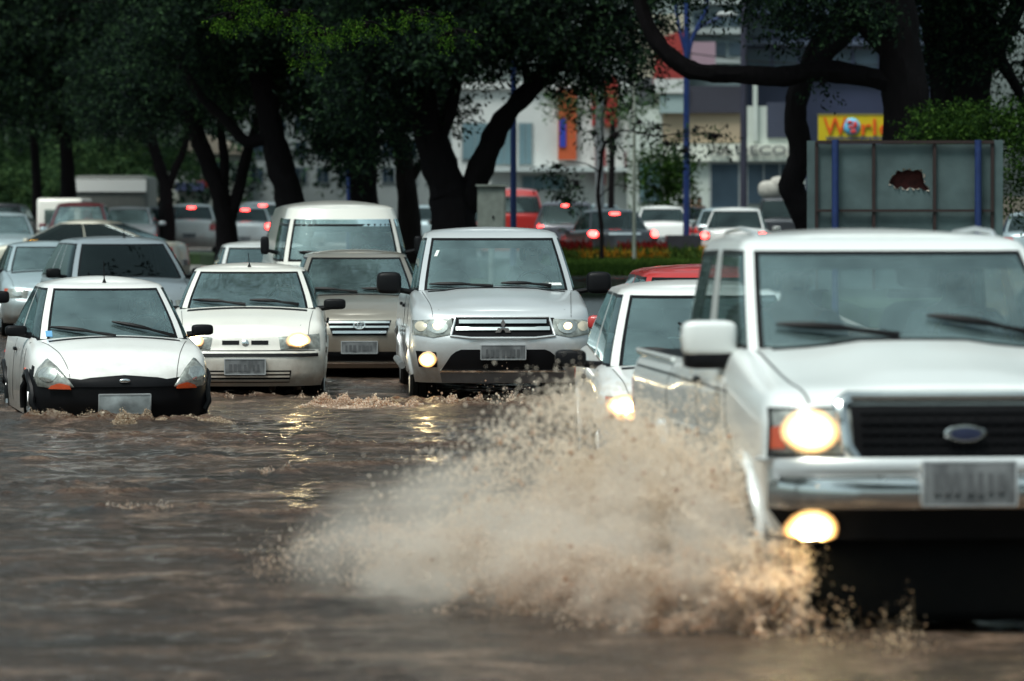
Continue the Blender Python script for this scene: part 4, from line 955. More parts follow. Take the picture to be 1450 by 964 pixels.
specs = [((1.22, 17.3, .15), (.95, 18.4, .1), 260, 420, (-2.2, .4, .8), (.0, 2.4, 4.35), .15, .76, 5),
         ((1.0, 18.0, .15), (.6, 19.2, .1), 180, 340, (-2.5, .2, .8), (-.8, 1.9, 3.8), .15, .68, 6),
         ((.9, 18.2, .1), (-.3, 19.6, .1), 260, 330, (-3.0, -.3, .4), (-.4, 1.2, 2.4), .2, .52, 7),
         ((1.15, 16.7, .1), (.2, 18.2, .1), 200, 300, (-1.6, -.2, .5), (.2, .9, 2.5), .22, .48, 9),
         ((1.30, 16.9, .1), (.95, 17.3, .1), 150, 360, (-1.0, -.2, .3), (.3, .3, 2.8), .2, .42, 10),
         ((.6, 18.2, .1), (-.3, 19.4, .1), 180, 200, (-2.0, -.3, .25), (-.2, .7, 1.25), .25, .32, 8)]
P1 = []; T1 = []
for a, b, nj, per, lo, hi, sprd, T, sd in specs:
    p, v = jets((a, b), nj, per, lo, hi, sprd, T, seed=sd); P1.append(p); T1.append(v)
P1 = np.concatenate(P1); T1 = np.concatenate(T1)
cl_ = fbm(P1[:, 0]*1.0, P1[:, 2]+P1[:, 1]*.6, [(2.5, .5, .3, 1), (6, .3, 0, 1)], 77)
keep = ~((P1[:, 0] > 1.20) & (P1[:, 1] > 17.15)) & (cl_ > -.42+.3*rng.random(len(P1))); P1 = P1[keep]; T1 = T1[keep]
T1 = np.clip(.12+.62*T1+1.1*(P1[:, 2]-.1)+.35*cl_[keep], 0, 1)
Rd = .0022+.0050*rng.random(len(P1))**4
tag(drops('fine_spray', rel(P1, SP), Rd, M_SPRAY, SP, T1), kind='stuff')
sel = rng.random(len(P1)) < .012
tag(drops('water_drops', rel(P1[sel], SP), .006+.008*rng.random(sel.sum())**2, M_SPRAY, SP), kind='stuff')
ph, th_ = jets(((1.10, 17.0, .1), (.75, 18.2, .1)), 60, 420, (-.7, -.2, .5), (.15, .5, 2.5), .16, .42, seed=15)
k_ = ph[:, 0] < 1.25; ph = ph[k_]
tag(drops('brown_spray', rel(ph, SP), .002+.004*rng.random(len(ph))**3, M_BROWN, SP), kind='stuff')
# soft mist hanging in the splash: closed lumps of air full of fine droplets
def mistmat(dens):
    m, n, l, p = newmat('spray_mist'); n.remove(p); out = n['Material Output']
    v = N(n, 'ShaderNodeVolumePrincipled'); v.inputs['Color'].default_value = (.97, .91, .83, 1); v.inputs['Anisotropy'].default_value = .1
    tc = N(n, 'ShaderNodeTexCoord'); ns = N(n, 'ShaderNodeTexNoise', i_Scale=2.4, i_Detail=6.0, i_Roughness=.65); l.new(tc.outputs['Object'], ns.inputs[0])
    gr = N(n, 'ShaderNodeTexGradient', gradient_type='SPHERICAL'); l.new(tc.outputs['Object'], gr.inputs[0])
    f = ramp(n, l, ns.outputs[0], [(.42, 0), (.62, 1)]); f2 = ramp(n, l, gr.outputs[0], [(.0, 0), (.5, 1)])
    mu = N(n, 'ShaderNodeMath', operation='MULTIPLY'); l.new(f, mu.inputs[0]); l.new(f2, mu.inputs[1])
    m2 = N(n, 'ShaderNodeMath', operation='MULTIPLY'); l.new(mu.outputs[0], m2.inputs[0]); m2.inputs[1].default_value = dens
    l.new(m2.outputs[0], v.inputs['Density']); l.new(v.outputs[0], out.inputs['Volume']); return m
M_MIST = mistmat(2.6)
for (c0, r0_) in (((.75, 18.0, .30), (.75, 1.4, .66)), ((-.05, 18.9, .25), (1.1, 1.5, .55))):
    mb = MB().sbox((0, 0, 0), (1, 1, 1), 1.0, 24, 14); o = mb.build('spray_mist', M_MIST, SP); o.location = Vector(c0)-Vector(SP.location); o.scale = r0_; tag(o, kind='stuff')
def froth(name, label, segs, n, h, mat=M_SPRAY, rmin=.004, rmax=.014, seed=1, cat='froth'):
    r = np.random.default_rng(seed); P = []; n = int(n*4)
    for (x0, y0), (x1, y1), sy in segs:
        m = n//len(segs); L = math.hypot(x1-x0, y1-y0); k = max(6, int(L*22)); tc = r.random(k); hc = h*(.3+2.2*r.random(k)**2.2); wc = .03+.07*r.random(k); yc = r.normal(0, sy*.8, k)
        q = r.integers(0, k, m); a = r.normal(0, 1, m); b = r.normal(0, 1, m)
        x = x0+(x1-x0)*tc[q]+a*wc[q]; y = y0+(y1-y0)*tc[q]+yc[q]+b*wc[q]*.7
        top = hc[q]*np.exp(-(a*a+b*b)*.5); P.append(np.stack([x, y, WATER-.01+top*r.random(m)**.6*(1+.5*np.abs(r.normal(0, .5, m)))], -1))
    P = np.concatenate(P); o = drops(name, P, (rmin+(rmax-rmin)*r.random(len(P))**5)*.45, mat); return tag(o, label, cat, kind='stuff')
froth('bow_froth', 'brown froth pushed along the front of the white compact', [((-4.35, 34.5), (-3.4, 34.1), .10), ((-3.4, 34.1), (-2.5, 34.3), .08)], 11000, .045, rmax=.02, seed=2, mat=M_BROWN)
froth('bow_froth', 'pale froth in front of the silver pickup', [((-1.9, 37.3), (-.9, 36.8), .25), ((-.9, 36.9), (1.0, 36.9), .25)], 15000, .05, rmax=.022, seed=3)
froth('spray_drops', 'drops flung up under the bumper of the silver pickup', [((-.9, 36.9), (.8, 36.9), .15)], 140, .20, rmin=.006, rmax=.03, seed=4)
froth('bow_froth', 'low froth around the front of the cream hatchback', [((-3.4, 38.5), (-1.9, 38.5), .15)], 1600, .03, rmax=.016, seed=5)
froth('bow_froth', 'froth where the white hatchback meets the water', [((.45, 25.8), (1.5, 25.2), .2)], 4000, .10, rmax=.018, seed=6)
froth('spray_drops', 'drops and foam around the lit fog lamp of the near pickup', [((1.15, 16.5), (1.75, 16.4), .12)], 260, .22, rmin=.004, rmax=.014, seed=7, mat=M_BROWN)
froth('floating_froth', 'pale froth crest floating on open water below the compact', [((-2.05, 23.9), (-1.75, 23.85), .05), ((-2.6, 24.0), (-2.1, 23.95), .04), ((-1.85, 27.3), (-1.55, 27.25), .05)], 1500, .03, rmax=.013, seed=8)
# ------------------------------------------------------------------ trees
def barkmat(name, a):
    if name in MC: return MC[name]
    m, n, l, p = newmat(name); tc = N(n, 'ShaderNodeTexCoord'); mp = N(n, 'ShaderNodeMapping'); mp.inputs['Scale'].default_value = (6, 6, 1.4); l.new(tc.outputs['Object'], mp.inputs[0])
    ns = N(n, 'ShaderNodeTexNoise', i_Scale=2.0, i_Detail=9.0, i_Roughness=.7); l.new(mp.outputs[0], ns.inputs[0])
    l.new(mixc(n, l, ns.outputs[0], [c*.5 for c in a], [c*1.5 for c in a]), p.inputs['Base Color']); p.inputs['Roughness'].default_value = .85; p.inputs['Specular IOR Level'].default_value = .08
    b = N(n, 'ShaderNodeBump', i_Strength=.9, i_Distance=.05); l.new(ns.outputs[0], b.inputs['Height']); l.new(b.outputs[0], p.inputs['Normal']); MC[name] = m; return m
M_BARK = barkmat('dark_bark', (.011, .009, .010)); M_BARK2 = barkmat('brown_bark', (.020, .015, .014))
def leafmat(name, a, b, c):
    if name in MC: return MC[name]
    m, n, l, p = newmat(name); gm = N(n, 'ShaderNodeNewGeometry'); tc = N(n, 'ShaderNodeTexCoord')
    f = ramp(n, l, gm.outputs['Random Per Island'], [(0, a), (.6, b), (1, c)])
    l.new(f, p.inputs['Base Color']); p.inputs['Roughness'].default_value = .7; p.inputs['Specular IOR Level'].default_value = .06
    tr = N(n, 'ShaderNodeBsdfTranslucent'); l.new(f, tr.inputs[0]); ms = N(n, 'ShaderNodeMixShader'); ms.inputs[0].default_value = .3
    l.new(p.outputs[0], ms.inputs[1]); l.new(tr.outputs[0], ms.inputs[2]); l.new(ms.outputs[0], n['Material Output'].inputs[0]); MC[name] = m; return m
L_DARK = leafmat('dark_leaves', (.005, .008, .009), (.014, .028, .019), (.042, .085, .036))  # lightest tone raised to paint in leaf highlights and a hazy lift
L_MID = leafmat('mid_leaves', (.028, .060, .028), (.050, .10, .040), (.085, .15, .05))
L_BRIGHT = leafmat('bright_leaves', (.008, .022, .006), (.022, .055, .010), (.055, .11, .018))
def leaves(name, clumps, size, mat, parent, seed=0, droop=.5, asp=.40):
    """clumps: (centre, radii, count). Leaves sit in sprays along short twigs, thinner towards the outside."""
    r = np.random.default_rng(seed); C_ = []; D_ = []
    for c, rad, cnt in clumps:
        ns = max(1, cnt//14); d = r.normal(0, 1, (ns, 3)); d /= np.linalg.norm(d, axis=1, keepdims=True); q = r.random((ns, 1))**.45
        s = np.array(c)+d*q*np.array(rad)*(1+.25*r.normal(0, 1, (ns, 1)))
        dr = d*np.array([1, 1, .5])+r.normal(0, .6, (ns, 3)); dr[:, 2] -= droop*.6; dr /= np.linalg.norm(dr, axis=1, keepdims=True)
        t = (np.arange(14)/14)[None, :, None]*size*4.2
        pp = s[:, None]+dr[:, None]*t+r.normal(0, size*.45, (ns, 14, 3)); pp[:, :, 2] -= droop*t[:, :, 0]**2/(size*9)
        C_.append(pp.reshape(-1, 3)); D_.append(np.repeat(dr, 14, 0))
    P = np.concatenate(C_); D = np.concatenate(D_); n = len(P)
    a = r.normal(0, 1, (n, 3))+D*.5; a[:, 2] -= droop*.5; a /= np.linalg.norm(a, axis=1, keepdims=True)
    u = r.normal(0, 1, (n, 3)); b = np.cross(a, u); b /= np.linalg.norm(b, axis=1, keepdims=True)
    s = size*(.6+.8*r.random((n, 1))); A = a*s; B = b*s*asp*.5
    V = np.stack([P, P+A*.5+B, P+A, P+A*.5-B], 1).reshape(-1, 3); Fq = np.arange(4*n).reshape(-1, 4)
    o = from_np(name, V, Fq, mat, parent, smooth=False); o['kind'] = 'stuff'; return o
def curve(pts, n=4):
    pts = [Vector(p) for p in pts]; out = []
    for i in range(len(pts)-1):
        p0 = pts[max(i-1, 0)]; p1, p2 = pts[i], pts[i+1]; p3 = pts[min(i+2, len(pts)-1)]
        for k in range(n):
            t = k/n; out.append(.5*((2*p1)+(p2-p0)*t+(2*p0-5*p1+4*p2-p3)*t*t+(-p0+3*p1-3*p2+p3)*t**3))
    return out+[pts[-1]]
TREES = 'street trees on the median'
def tree(name, label, Y, limbs, clumps, size, leaf=None, bark=None, seed=0, group=TREES, droop=.5, twigs=True):
    """limbs: [(list of (px, py, dY)), r0, r1], drawn with at(); the first is the trunk. clumps: (px, py, dY, rx, ry, rz, count)"""
    leaf = leaf or L_DARK; bark = bark or M_BARK
    p0 = at(*limbs[0][0][0][:2], Y); root = empty(name, (p0.x, Y, gz(Y)+.1), 0, label, 'tree', group); O = Vector(root.location)
    for i, (pl, r0, r1) in enumerate(limbs):
        pts = [at(q[0], q[1], Y+(q[2] if len(q) > 2 else 0))-O for q in pl]
        if i == 0: pts[0].z = -.25
        cv = curve(pts, 5); n = len(cv); rr = [r0+(r1-r0)*(k/(n-1))**.8 for k in range(n)]
        if i == 0: rr[0] *= 1.5; rr[1] *= 1.25; rr[2] *= 1.08
        for k in range(n): rr[k] *= 1+.10*mnoise.noise(Vector((k*.9, seed+i*3.1, 0)))
        MB().tube(cv, rr, 12, wob=.22).build('trunk' if i == 0 else 'branch', bark, root)
    cl = [(at(c[0], c[1], Y+c[2])-O, (c[3], c[4], c[5]), c[6]) for c in clumps]
    if cl:
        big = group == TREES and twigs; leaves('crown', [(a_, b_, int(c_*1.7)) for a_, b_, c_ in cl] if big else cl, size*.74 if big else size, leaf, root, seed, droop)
        if group == TREES and twigs:
            ru = random.Random(seed+5); xs_ = [c[0][0] for c in cl]; zt = max(c[0][2] for c in cl)
            leaves('upper_crown', [((ru.uniform(min(xs_), max(xs_)), ru.uniform(-3, 3), zt+1.9+(13-zt)*ru.random()), (1.6, 1.7, .9), 420) for _ in range(26)], .30, L_DARK, root, seed+7, droop)  # leaf masses above the frame, added to darken what the water mirrors
        if twigs:
            tw = MB(); r = random.Random(seed)
            for c, rad, cnt in cl:
                for k in range(5):
                    d = Vector((r.gauss(0, 1)*rad[0], r.gauss(0, 1)*rad[1], r.gauss(0, .6)*rad[2]))*.6; a = Vector(c)-d*.3
                    tw.tube(curve([a, a+d*.5+Vector((0, 0, .08)), a+d*1.2], 3), [.035, .03, .025, .02, .015, .01, .006], 5)
            tag(tw.build('twigs', bark, root), kind='stuff')
    return root
def cls(x0, x1, y0, y1, nx, ny, Yd, rx, ry, rz, cnt, seed):
    r = random.Random(seed); out = []
    for i in range(nx):
        for j in range(ny):
            out.append((x0+(x1-x0)*(i+.5)/nx+r.uniform(-.4, .4)*(x1-x0)/nx, y0+(y1-y0)*(j+.5)/ny+r.uniform(-.4, .4)*(y1-y0)/ny, r.uniform(-Yd, Yd), rx*r.uniform(.7, 1.3), ry*r.uniform(.7, 1.3), rz*r.uniform(.7, 1.3), int(cnt*r.uniform(.6, 1.4))))
    return out
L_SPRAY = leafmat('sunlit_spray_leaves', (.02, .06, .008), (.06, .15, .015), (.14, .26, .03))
# central forked tree
tree('street_tree', 'big dark forked tree just left of the grey cabinet, behind the silver pickup', 76,
     [([(642, 345), (640, 300), (632, 262), (616, 215), (600, 150), (585, 60), (575, -60)], .50, .22), ([(642, 318), (668, 268), (690, 215), (712, 170), (752, 125), (800, 78), (850, 20), (880, -60)], .30, .12), ([(615, 215), (640, 150), (650, 70), (640, -40)], .16, .08), ([(752, 125), (740, 70), (760, 0)], .10, .05)],
     cls(470, 900, -150, 90, 7, 5, 2.2, 1.0, 1.2, .7, 1500, 1)+cls(480, 640, 60, 170, 3, 2, 1.5, .7, .9, .5, 700, 2)+[(820, 100, 0, .7, .8, .35, 500), (870, 70, -.5, .6, .7, .3, 420), (700, 60, 1, .6, .8, .5, 500), (890, 20, 0, .7, .8, .4, 500)], .16, seed=11)
tree('street_tree', 'slender brownish trunk between the van and the big forked tree', 88,
     [([(582, 350), (578, 290), (572, 235), (560, 180), (548, 110), (530, 0)], .30, .14), ([(576, 262), (600, 225), (625, 190), (650, 120)], .12, .06)],
     cls(450, 640, -100, 130, 4, 4, 2, .9, 1.1, .6, 800, 3), .17, seed=12, bark=M_BARK2)
tree('street_tree', 'thick dark trunk directly behind the roof of the old van', 93,
     [([(520, 350), (516, 280), (514, 220), (520, 150), (530, 60), (540, -40)], .42, .2), ([(514, 225), (490, 170), (465, 110), (450, 20)], .18, .1)],
     cls(430, 600, -120, 190, 4, 5, 2, .9, 1.1, .7, 900, 4), .17, seed=13)
tree('street_tree', 'dark trunk leaning to the left above the white van', 84,
     [([(425, 350), (412, 290), (398, 240), (385, 185), (372, 120), (340, 40), (320, -50)], .36, .2), ([(388, 190), (350, 200), (320, 170), (280, 130), (240, 60)], .16, .08)],
     cls(230, 560, -150, 120, 7, 5, 2.2, 1.0, 1.3, .75, 1500, 5)+cls(440, 560, 120, 235, 3, 2, 1, .55, .8, .32, 560, 6), .16, seed=14)
tree('street_tree', 'v shaped twin trunk left of the van, over the pale road', 92,
     [([(322, 360), (320, 320), (312, 280), (296, 235), (280, 190), (262, 130), (250, 40)], .30, .14), ([(324, 318), (338, 270), (348, 225), (362, 180), (380, 100)], .17, .09), ([(314, 285), (318, 230), (312, 170), (318, 80)], .15, .07)],
     cls(180, 420, -120, 165, 5, 5, 2, .95, 1.2, .7, 1100, 7), .17, seed=15)
tree('street_tree', 'short dark trunk right of the box truck with a low rounded crown', 112,
     [([(236, 350), (236, 300), (234, 270), (226, 235), (214, 190), (200, 110)], .26, .12), ([(235, 272), (248, 240), (262, 205), (270, 150)], .14, .08)],
     cls(130, 290, 50, 180, 4, 3, 2, .8, 1.0, .5, 700, 8), .18, seed=16)
tree('street_tree', 'green crowned tree low above the box truck', 142,
     [([(170, 330), (172, 260), (176, 200)], .25, .15)], cls(95, 255, 205, 250, 5, 2, 2, .9, 1.2, .45, 700, 9), .20, L_MID, seed=17)
tree('street_tree', 'dense dark tree filling the upper left corner', 118,
     [([(98, 330), (96, 250), (92, 180), (88, 90)], .3, .15), ([(92, 200), (70, 170), (40, 120)], .14, .08)], cls(-60, 240, -110, 150, 7, 6, 3, 1.3, 1.6, .9, 1300, 10), .22, seed=18)
tree('street_tree', 'slim trunk in the shade left of the box truck', 130,
     [([(50, 340), (52, 270), (48, 200), (40, 120)], .22, .1)], cls(-40, 130, 60, 165, 5, 3, 3, 1.1, 1.4, .7, 800, 19), .22, L_DARK, seed=19)
tree('street_tree', 'leafy green tree low at the left edge behind the traffic', 150,
     [([(20, 330), (22, 280), (20, 230)], .2, .12)], cls(-50, 110, 200, 290, 5, 3, 3, 1.1, 1.4, .7, 900, 21), .24, L_MID, seed=20)
# bright spray hanging into the frame, from a tree on the near pavement
tree('overhanging_tree', 'bright feathery branch hanging in at the top, left of centre', 50,
     [([(-420, 560), (-400, 300), (-300, 60), (-120, -160), (100, -130), (330, -20)], .28, .05), ([(60, -130), (300, -110), (520, -60), (640, -20)], .08, .03)],
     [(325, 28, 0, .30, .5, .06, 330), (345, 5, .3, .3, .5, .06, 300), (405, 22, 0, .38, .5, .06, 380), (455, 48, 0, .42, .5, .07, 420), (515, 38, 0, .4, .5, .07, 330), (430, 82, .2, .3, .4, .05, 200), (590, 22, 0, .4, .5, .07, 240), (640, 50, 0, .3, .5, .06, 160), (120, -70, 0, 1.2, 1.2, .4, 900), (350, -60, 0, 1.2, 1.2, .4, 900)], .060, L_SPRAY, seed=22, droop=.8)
# right hand trees
tree('street_tree', 'massive upright trunk at right with a long sagging horizontal limb', 64,
     [([(1296, 420), (1293, 300), (1288, 210), (1280, 110), (1266, 20), (1255, -80)], .42, .36), ([(1266, 118), (1225, 108), (1160, 100), (1110, 108), (1060, 106), (1010, 104), (972, 96), (938, 68), (915, 30), (900, -30)], .19, .12), ([(1255, 70), (1215, 25), (1190, -40)], .15, .1)],
     cls(880, 1010, -90, 6, 3, 2, 1, .4, .6, .25, 300, 31)+cls(1060, 1240, -120, 30, 4, 3, 1.2, .5, .7, .4, 560, 32)+[(1120, 40, 0, .35, .4, .25, 160), (1165, 120, -.3, .12, .2, .2, 60)], .13, seed=31, droop=.9)
tree('street_tree', 'curved s shaped dark trunk left of the signboard', 67,
     [([(1152, 420), (1150, 340), (1134, 295), (1120, 262), (1134, 220), (1126, 160), (1138, 110), (1172, 70), (1215, 20), (1240, -50)], .24, .17), ([(1140, 108), (1150, 70), (1190, 10), (1210, -50)], .14, .08)],
     cls(1120, 1260, -140, -30, 3, 2, 1.2, .7, .8, .4, 600, 33), .14, seed=32)
tree('street_tree', 'very wide dark trunk right of the massive upright one', 69,
     [([(1362, 420), (1360, 300), (1358, 180), (1362, 90), (1372, 0), (1380, -80)], .64, .50), ([(1385, 110), (1420, 50), (1455, -20), (1490, -80)], .2, .12), ([(1400, 60), (1432, 110), (1462, 165), (1500, 220)], .13, .07), ([(1330, 100), (1318, 30), (1330, -60)], .2, .14)],
     cls(1290, 1480, -140, -10, 4, 3, 1.4, .8, 1.0, .5, 800, 34)+cls(1290, 1420, -20, 110, 3, 3, .8, .35, .6, .4, 420, 39)+cls(1415, 1520, 10, 200, 2, 4, 1, .4, .7, .4, 240, 35), .14, seed=33)
tree('leafy_shrub', 'bright green leafy shrub behind the top right of the signboard', 61,
     [([(1380, 420), (1380, 300), (1370, 210)], .08, .05)], cls(1305, 1470, 150, 205, 7, 3, .6, .24, .35, .15, 330, 36)+[(1275, 193, 0, .12, .2, .06, 110), (1300, 180, 0, .16, .2, .10, 150)]+cls(1420, 1470, 190, 300, 2, 4, .6, .25, .4, .2, 260, 38), .075, L_BRIGHT, seed=34, droop=.3, twigs=False)
tag(bpy.context.scene.objects['leafy_shrub'], cat='shrub')
# young tree on the lawn
tree('young_tree', 'thin young tree with sparse drooping leaves on the flower bed lawn', 87,
     [([(852, 392), (852, 330), (847, 275), (850, 240), (856, 205), (875, 190)], .055, .03), ([(850, 245), (830, 232), (800, 228)], .022, .01), ([(856, 205), (880, 185), (930, 192), (975, 188), (1020, 190)], .028, .01), ([(848, 280), (870, 262), (900, 268)], .018, .008), ([(856, 205), (852, 170), (862, 140)], .022, .01)],
     [(790, 238, 0, .30, .3, .20, 210), (815, 262, 0, .28, .3, .20, 150), (800, 285, 0, .2, .3, .12, 60), (840, 190, 0, .25, .3, .12, 110), (870, 195, 0, .2, .3, .10, 70), (930, 182, 0, .30, .3, .14, 150), (985, 185, 0, .32, .3, .14, 190), (1010, 195, 0, .25, .3, .16, 120), (945, 205, 0, .2, .3, .1, 50), (905, 175, 0, .2, .3, .12, 60), (970, 215, 0, .2, .3, .08, 40)], .12, L_DARK, seed=41, group=None, droop=.9)
tree('street_tree', 'small round green tree before the shop front', 122,
     [([(948, 330), (946, 290), (944, 250)], .09, .06)], cls(912, 975, 222, 275, 3, 3, .7, .45, .6, .35, 420, 42), .15, L_BRIGHT, seed=42, group=None)
tree('street_tree', 'loose green tree in front of the white building', 124,
     [([(865, 340), (866, 250), (868, 170)], .12, .08)], cls(790, 920, 120, 165, 4, 2, .7, .5, .6, .25, 240, 43), .15, L_MID, seed=43, group=None)
# upper crowns of the median trees, above the frame: they shade the street and darken what the water mirrors
for o_ in [q for q in list(bpy.context.scene.objects) if q.get('group') == TREES and q.get('category') == 'tree']:
    pass
# unseen tree added above the near street, its canopy keeps light off the water
def shade_canopy(label, x, y, reach, seed):
    root = empty('street_tree', (x, y, gz(y)), 0, label, 'tree', 'unseen trees added to shade the near water'); r = random.Random(seed)
    MB().tube(curve([(0, 0, -.2), (.1, .1, 2), (.3, 0, 4), (.8, .2, 6.2), (1.6, .3, 8)], 4), [.55-.02*k for k in range(17)], 12, wob=.2).build('trunk', M_BARK, root)
    cl = []
    for k in range(7):
        a = k*.9+r.random(); e = (math.cos(a)*reach*.8, math.sin(a)*reach*.8, 7.5+r.random()); MB().tube(curve([(.5, .1, 5.2), (e[0]*.5, e[1]*.5, 7.2), e], 4), [.22-.02*q for q in range(9)], 8).build('branch', M_BARK, root)
    for k in range(46):
        a = r.random()*6.28; q = reach*math.sqrt(r.random()); cl.append(((math.cos(a)*q, math.sin(a)*q, 7.2+r.random()*2.2), (1.2, 1.2, .6), 420))
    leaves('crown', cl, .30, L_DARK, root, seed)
shade_canopy('unseen broad tree added at near left, its canopy shading the water before the lens', -8.5, 4.5, 7.0, 71)
shade_canopy('unseen broad tree added at near right to shade the water, canopy meeting the one opposite', 8.0, 2.0, 7.0, 72)
# far wood behind everything at left
wl = []; r_ = random.Random(5)
for i in range(70): wl.append((Vector((r_.uniform(-38, -3), r_.uniform(168, 190), gz(170)+r_.uniform(1.5, 13))), (2.6, 2.5, 1.8), 460))
o = leaves('far_wood', wl, .42, L_DARK, None, 51); tag(o, 'dark mass of foliage closing the view behind the left trees')
# flowers and grass of the bed
def tuft(name, label, cat, xs, Yr, h, n, mat, size, seed, z0=.41, up=True):
    r = np.random.default_rng(seed); x = xs[0]+(xs[1]-xs[0])*r.random(n); y = Yr[0]+(Yr[1]-Yr[0])*r.random(n); z = np.array([gz(q) for q in y])+z0
    P = np.stack([x, y, z+(0 if up else 1)*h*r.random(n)], -1); s = size*(.6+.8*r.random(n)); a = r.random(n)*6.28
    d = np.stack([np.cos(a), np.sin(a), 0*a], -1)*s[:, None]*.25
    tip = P+np.stack([r.normal(0, .3, n)*s, r.normal(0, .3, n)*s, s if up else r.normal(0, .6, n)*s], -1)
    V = np.stack([P-d, P+d, tip], 1).reshape(-1, 3); o = from_np(name, V, np.arange(3*n).reshape(-1, 3), mat, None, False); return tag(o, label, cat, kind='stuff')
L_LAWN = leafmat('lawn_blades', (.04, .08, .015), (.065, .12, .022), (.10, .17, .03))
F_RED = leafmat('red_petals', (.16, .010, .010), (.26, .015, .015), (.05, .03, .015)); F_YEL = leafmat('yellow_petals', (.55, .36, .03), (.50, .18, .02), (.06, .12, .02)); F_GRN = leafmat('bed_leaves', (.03, .06, .015), (.06, .11, .02), (.10, .12, .02))
tuft('grass', 'short green grass of the median lawn', None, (.5, 5.1), (77, 92), 0, 26000, L_LAWN, .11, 61); 
for nm, lb, xs, yr, h, n, mt, sz in (('flower_bed', 'low green leaves of the flower bed', (1.0, 5.0), (88.5, 91.8), .26, 9000, F_GRN, .12), ('red_flowers', 'red flowers at the left end of the bed', (1.0, 1.85), (89.5, 91.5), .42, 2600, F_RED, .10), ('yellow_flowers', 'yellow and orange flowers along the bed', (1.5, 3.6), (88.4, 89.8), .26, 2600, F_YEL, .09),
                                 ('red_flowers', 'red flowers right of the thin grey pole', (2.5, 3.6), (90, 91.5), .40, 3000, F_RED, .10), ('yellow_flowers', 'orange flowers beside the dark planter', (4.3, 4.9), (88.5, 90), .34, 700, F_YEL, .09)):
    tuft(nm, lb, 'flowers' if 'flowers' in nm else 'plants', xs, yr, h, n, mt, sz, hash(lb) % 997 if False else len(lb), up=False)
# ------------------------------------------------------------------ buildings
def wallm(name, col, rough=.8): return simple(name, [min(.85, q*.74) for q in col], rough, var=.12, scale=.7, bump=.15, bscale=20)
def bbox(px0, px1, py0, py1, Y): a = at(px0, py1, Y); b = at(px1, py0, Y); return a.x, b.x, a.z, b.z
def building(name, label, Y, depth, px0, px1, py0, mat, cat='building'):
    x0, x1, z0, z1 = bbox(px0, px1, py0, 330, Y); z0 = gz(Y)-.3
    root = empty(name, ((x0+x1)/2, Y+depth/2, gz(Y)), 0, label, cat); root['_y'] = Y
    O = Vector(root.location); root['o'] = 0
    del root['o']; del root['_y']
    MB().box(((x0+x1)/2-O.x, 0, (z0+z1)/2-O.z), (x1-x0, depth, z1-z0)).build('wall', mat, root, smooth=False)
    return root, O, Y
def face(b, name, mat, px0, px1, py0, py1, proud=.06, th=.12, parent=None):
    root, O, Y = b; x0, x1, z0, z1 = bbox(px0, px1, py0, py1, Y)
    return MB().box(((x0+x1)/2-O.x, Y-proud-O.y+th/2, (z0+z1)/2-O.z), (x1-x0, th, z1-z0)).build(name, mat, parent or root, smooth=False)
M_WIN = simple('window_pane', (.035, .055, .075), .08, .0, var=.3, scale=.6); M_WIN2 = simple('pale_pane', (.14, .22, .25), .12, var=.2, scale=.5)
M_FR = simple('window_frame', (.30, .33, .33), .5)
def window(b, px0, px1, py0, py1, pane=None, frame=None, mull=1):
    f = face(b, 'window', frame or M_FR, px0-2, px1+2, py0-2, py1+2, .05)
    for k in range(mull+1):
        w_ = (px1-px0)/(mull+1); face(b, 'pane', pane or M_WIN, px0+k*w_+.5, px0+(k+1)*w_-.5, py0, py1, .08, .1, f)
    return f
W_ = wallm('white_render', (.74, .76, .74)); ORG = wallm('orange_panel', (.62, .12, .04), .5); REDP = wallm('red_panel', (.42, .03, .03), .5)
b = building('shop_building', 'white building with orange and red panels behind the grey cabinet', 145, 12, 640, 893, 118, W_)
window(b, 735, 753, 175, 232, M_WIN2); window(b, 700, 728, 175, 232, M_WIN2); window(b, 740, 800, 250, 268, M_WIN2, mull=3); window(b, 655, 690, 175, 225, M_WIN2)
o = face(b, 'orange_panel', ORG, 790, 816, 128, 226, .3, .4); face(b, 'blue_mark', simple('cobalt', (.03, .05, .35), .4), 792, 801, 168, 208, .36, .1, o)
face(b, 'red_panel', REDP, 838, 852, 130, 178, .3, .4); face(b, 'red_panel', REDP, 856, 874, 108, 180, .32, .4); face(b, 'cornice', W_, 640, 893, 116, 126, .2, .3); face(b, 'canopy', wallm('pale_canopy', (.6, .66, .66)), 690, 893, 236, 243, .8, .9)
for x in (842, 852): face(b, 'column', REDP, x, x+5, 200, 262, .5, .3)
face(b, 'door', wallm('dark_red_door', (.10, .02, .03)), 884, 891, 215, 270, .1, .2)
GR = wallm('grey_render', (.66, .72, .66)); b = building('shop_building', 'pale grey shop with lettering on its fascia behind the dark lamp post', 140, 10, 893, 1140, 150, GR)
CR = wallm('ochre_render', (.48, .38, .26)); face(b, 'ochre_band', CR, 938, 1052, 160, 202, .12, .2); face(b, 'fascia', wallm('fascia_cream', (.95, .98, .86)), 940, 1130, 204, 228, .3, .4)
f = face(b, 'shop_window', M_FR, 1004, 1048, 228, 296, .08); face(b, 'pane', M_WIN, 1007, 1045, 232, 294, .12, .1, f)
f = face(b, 'shop_window', M_FR, 1056, 1128, 228, 290, .08); 
for k in range(3): face(b, 'pane', M_WIN, 1059+23*k, 1080+23*k, 232, 288, .12, .1, f)
window(b, 905, 935, 232, 285, M_WIN2)
face(b, 'dark_recess', wallm('slate_panel', (.06, .07, .11)), 1086, 1134, 145, 195, .1, .2); face(b, 'drainpipe', GR, 1066, 1072, 120, 200, .2, .15)
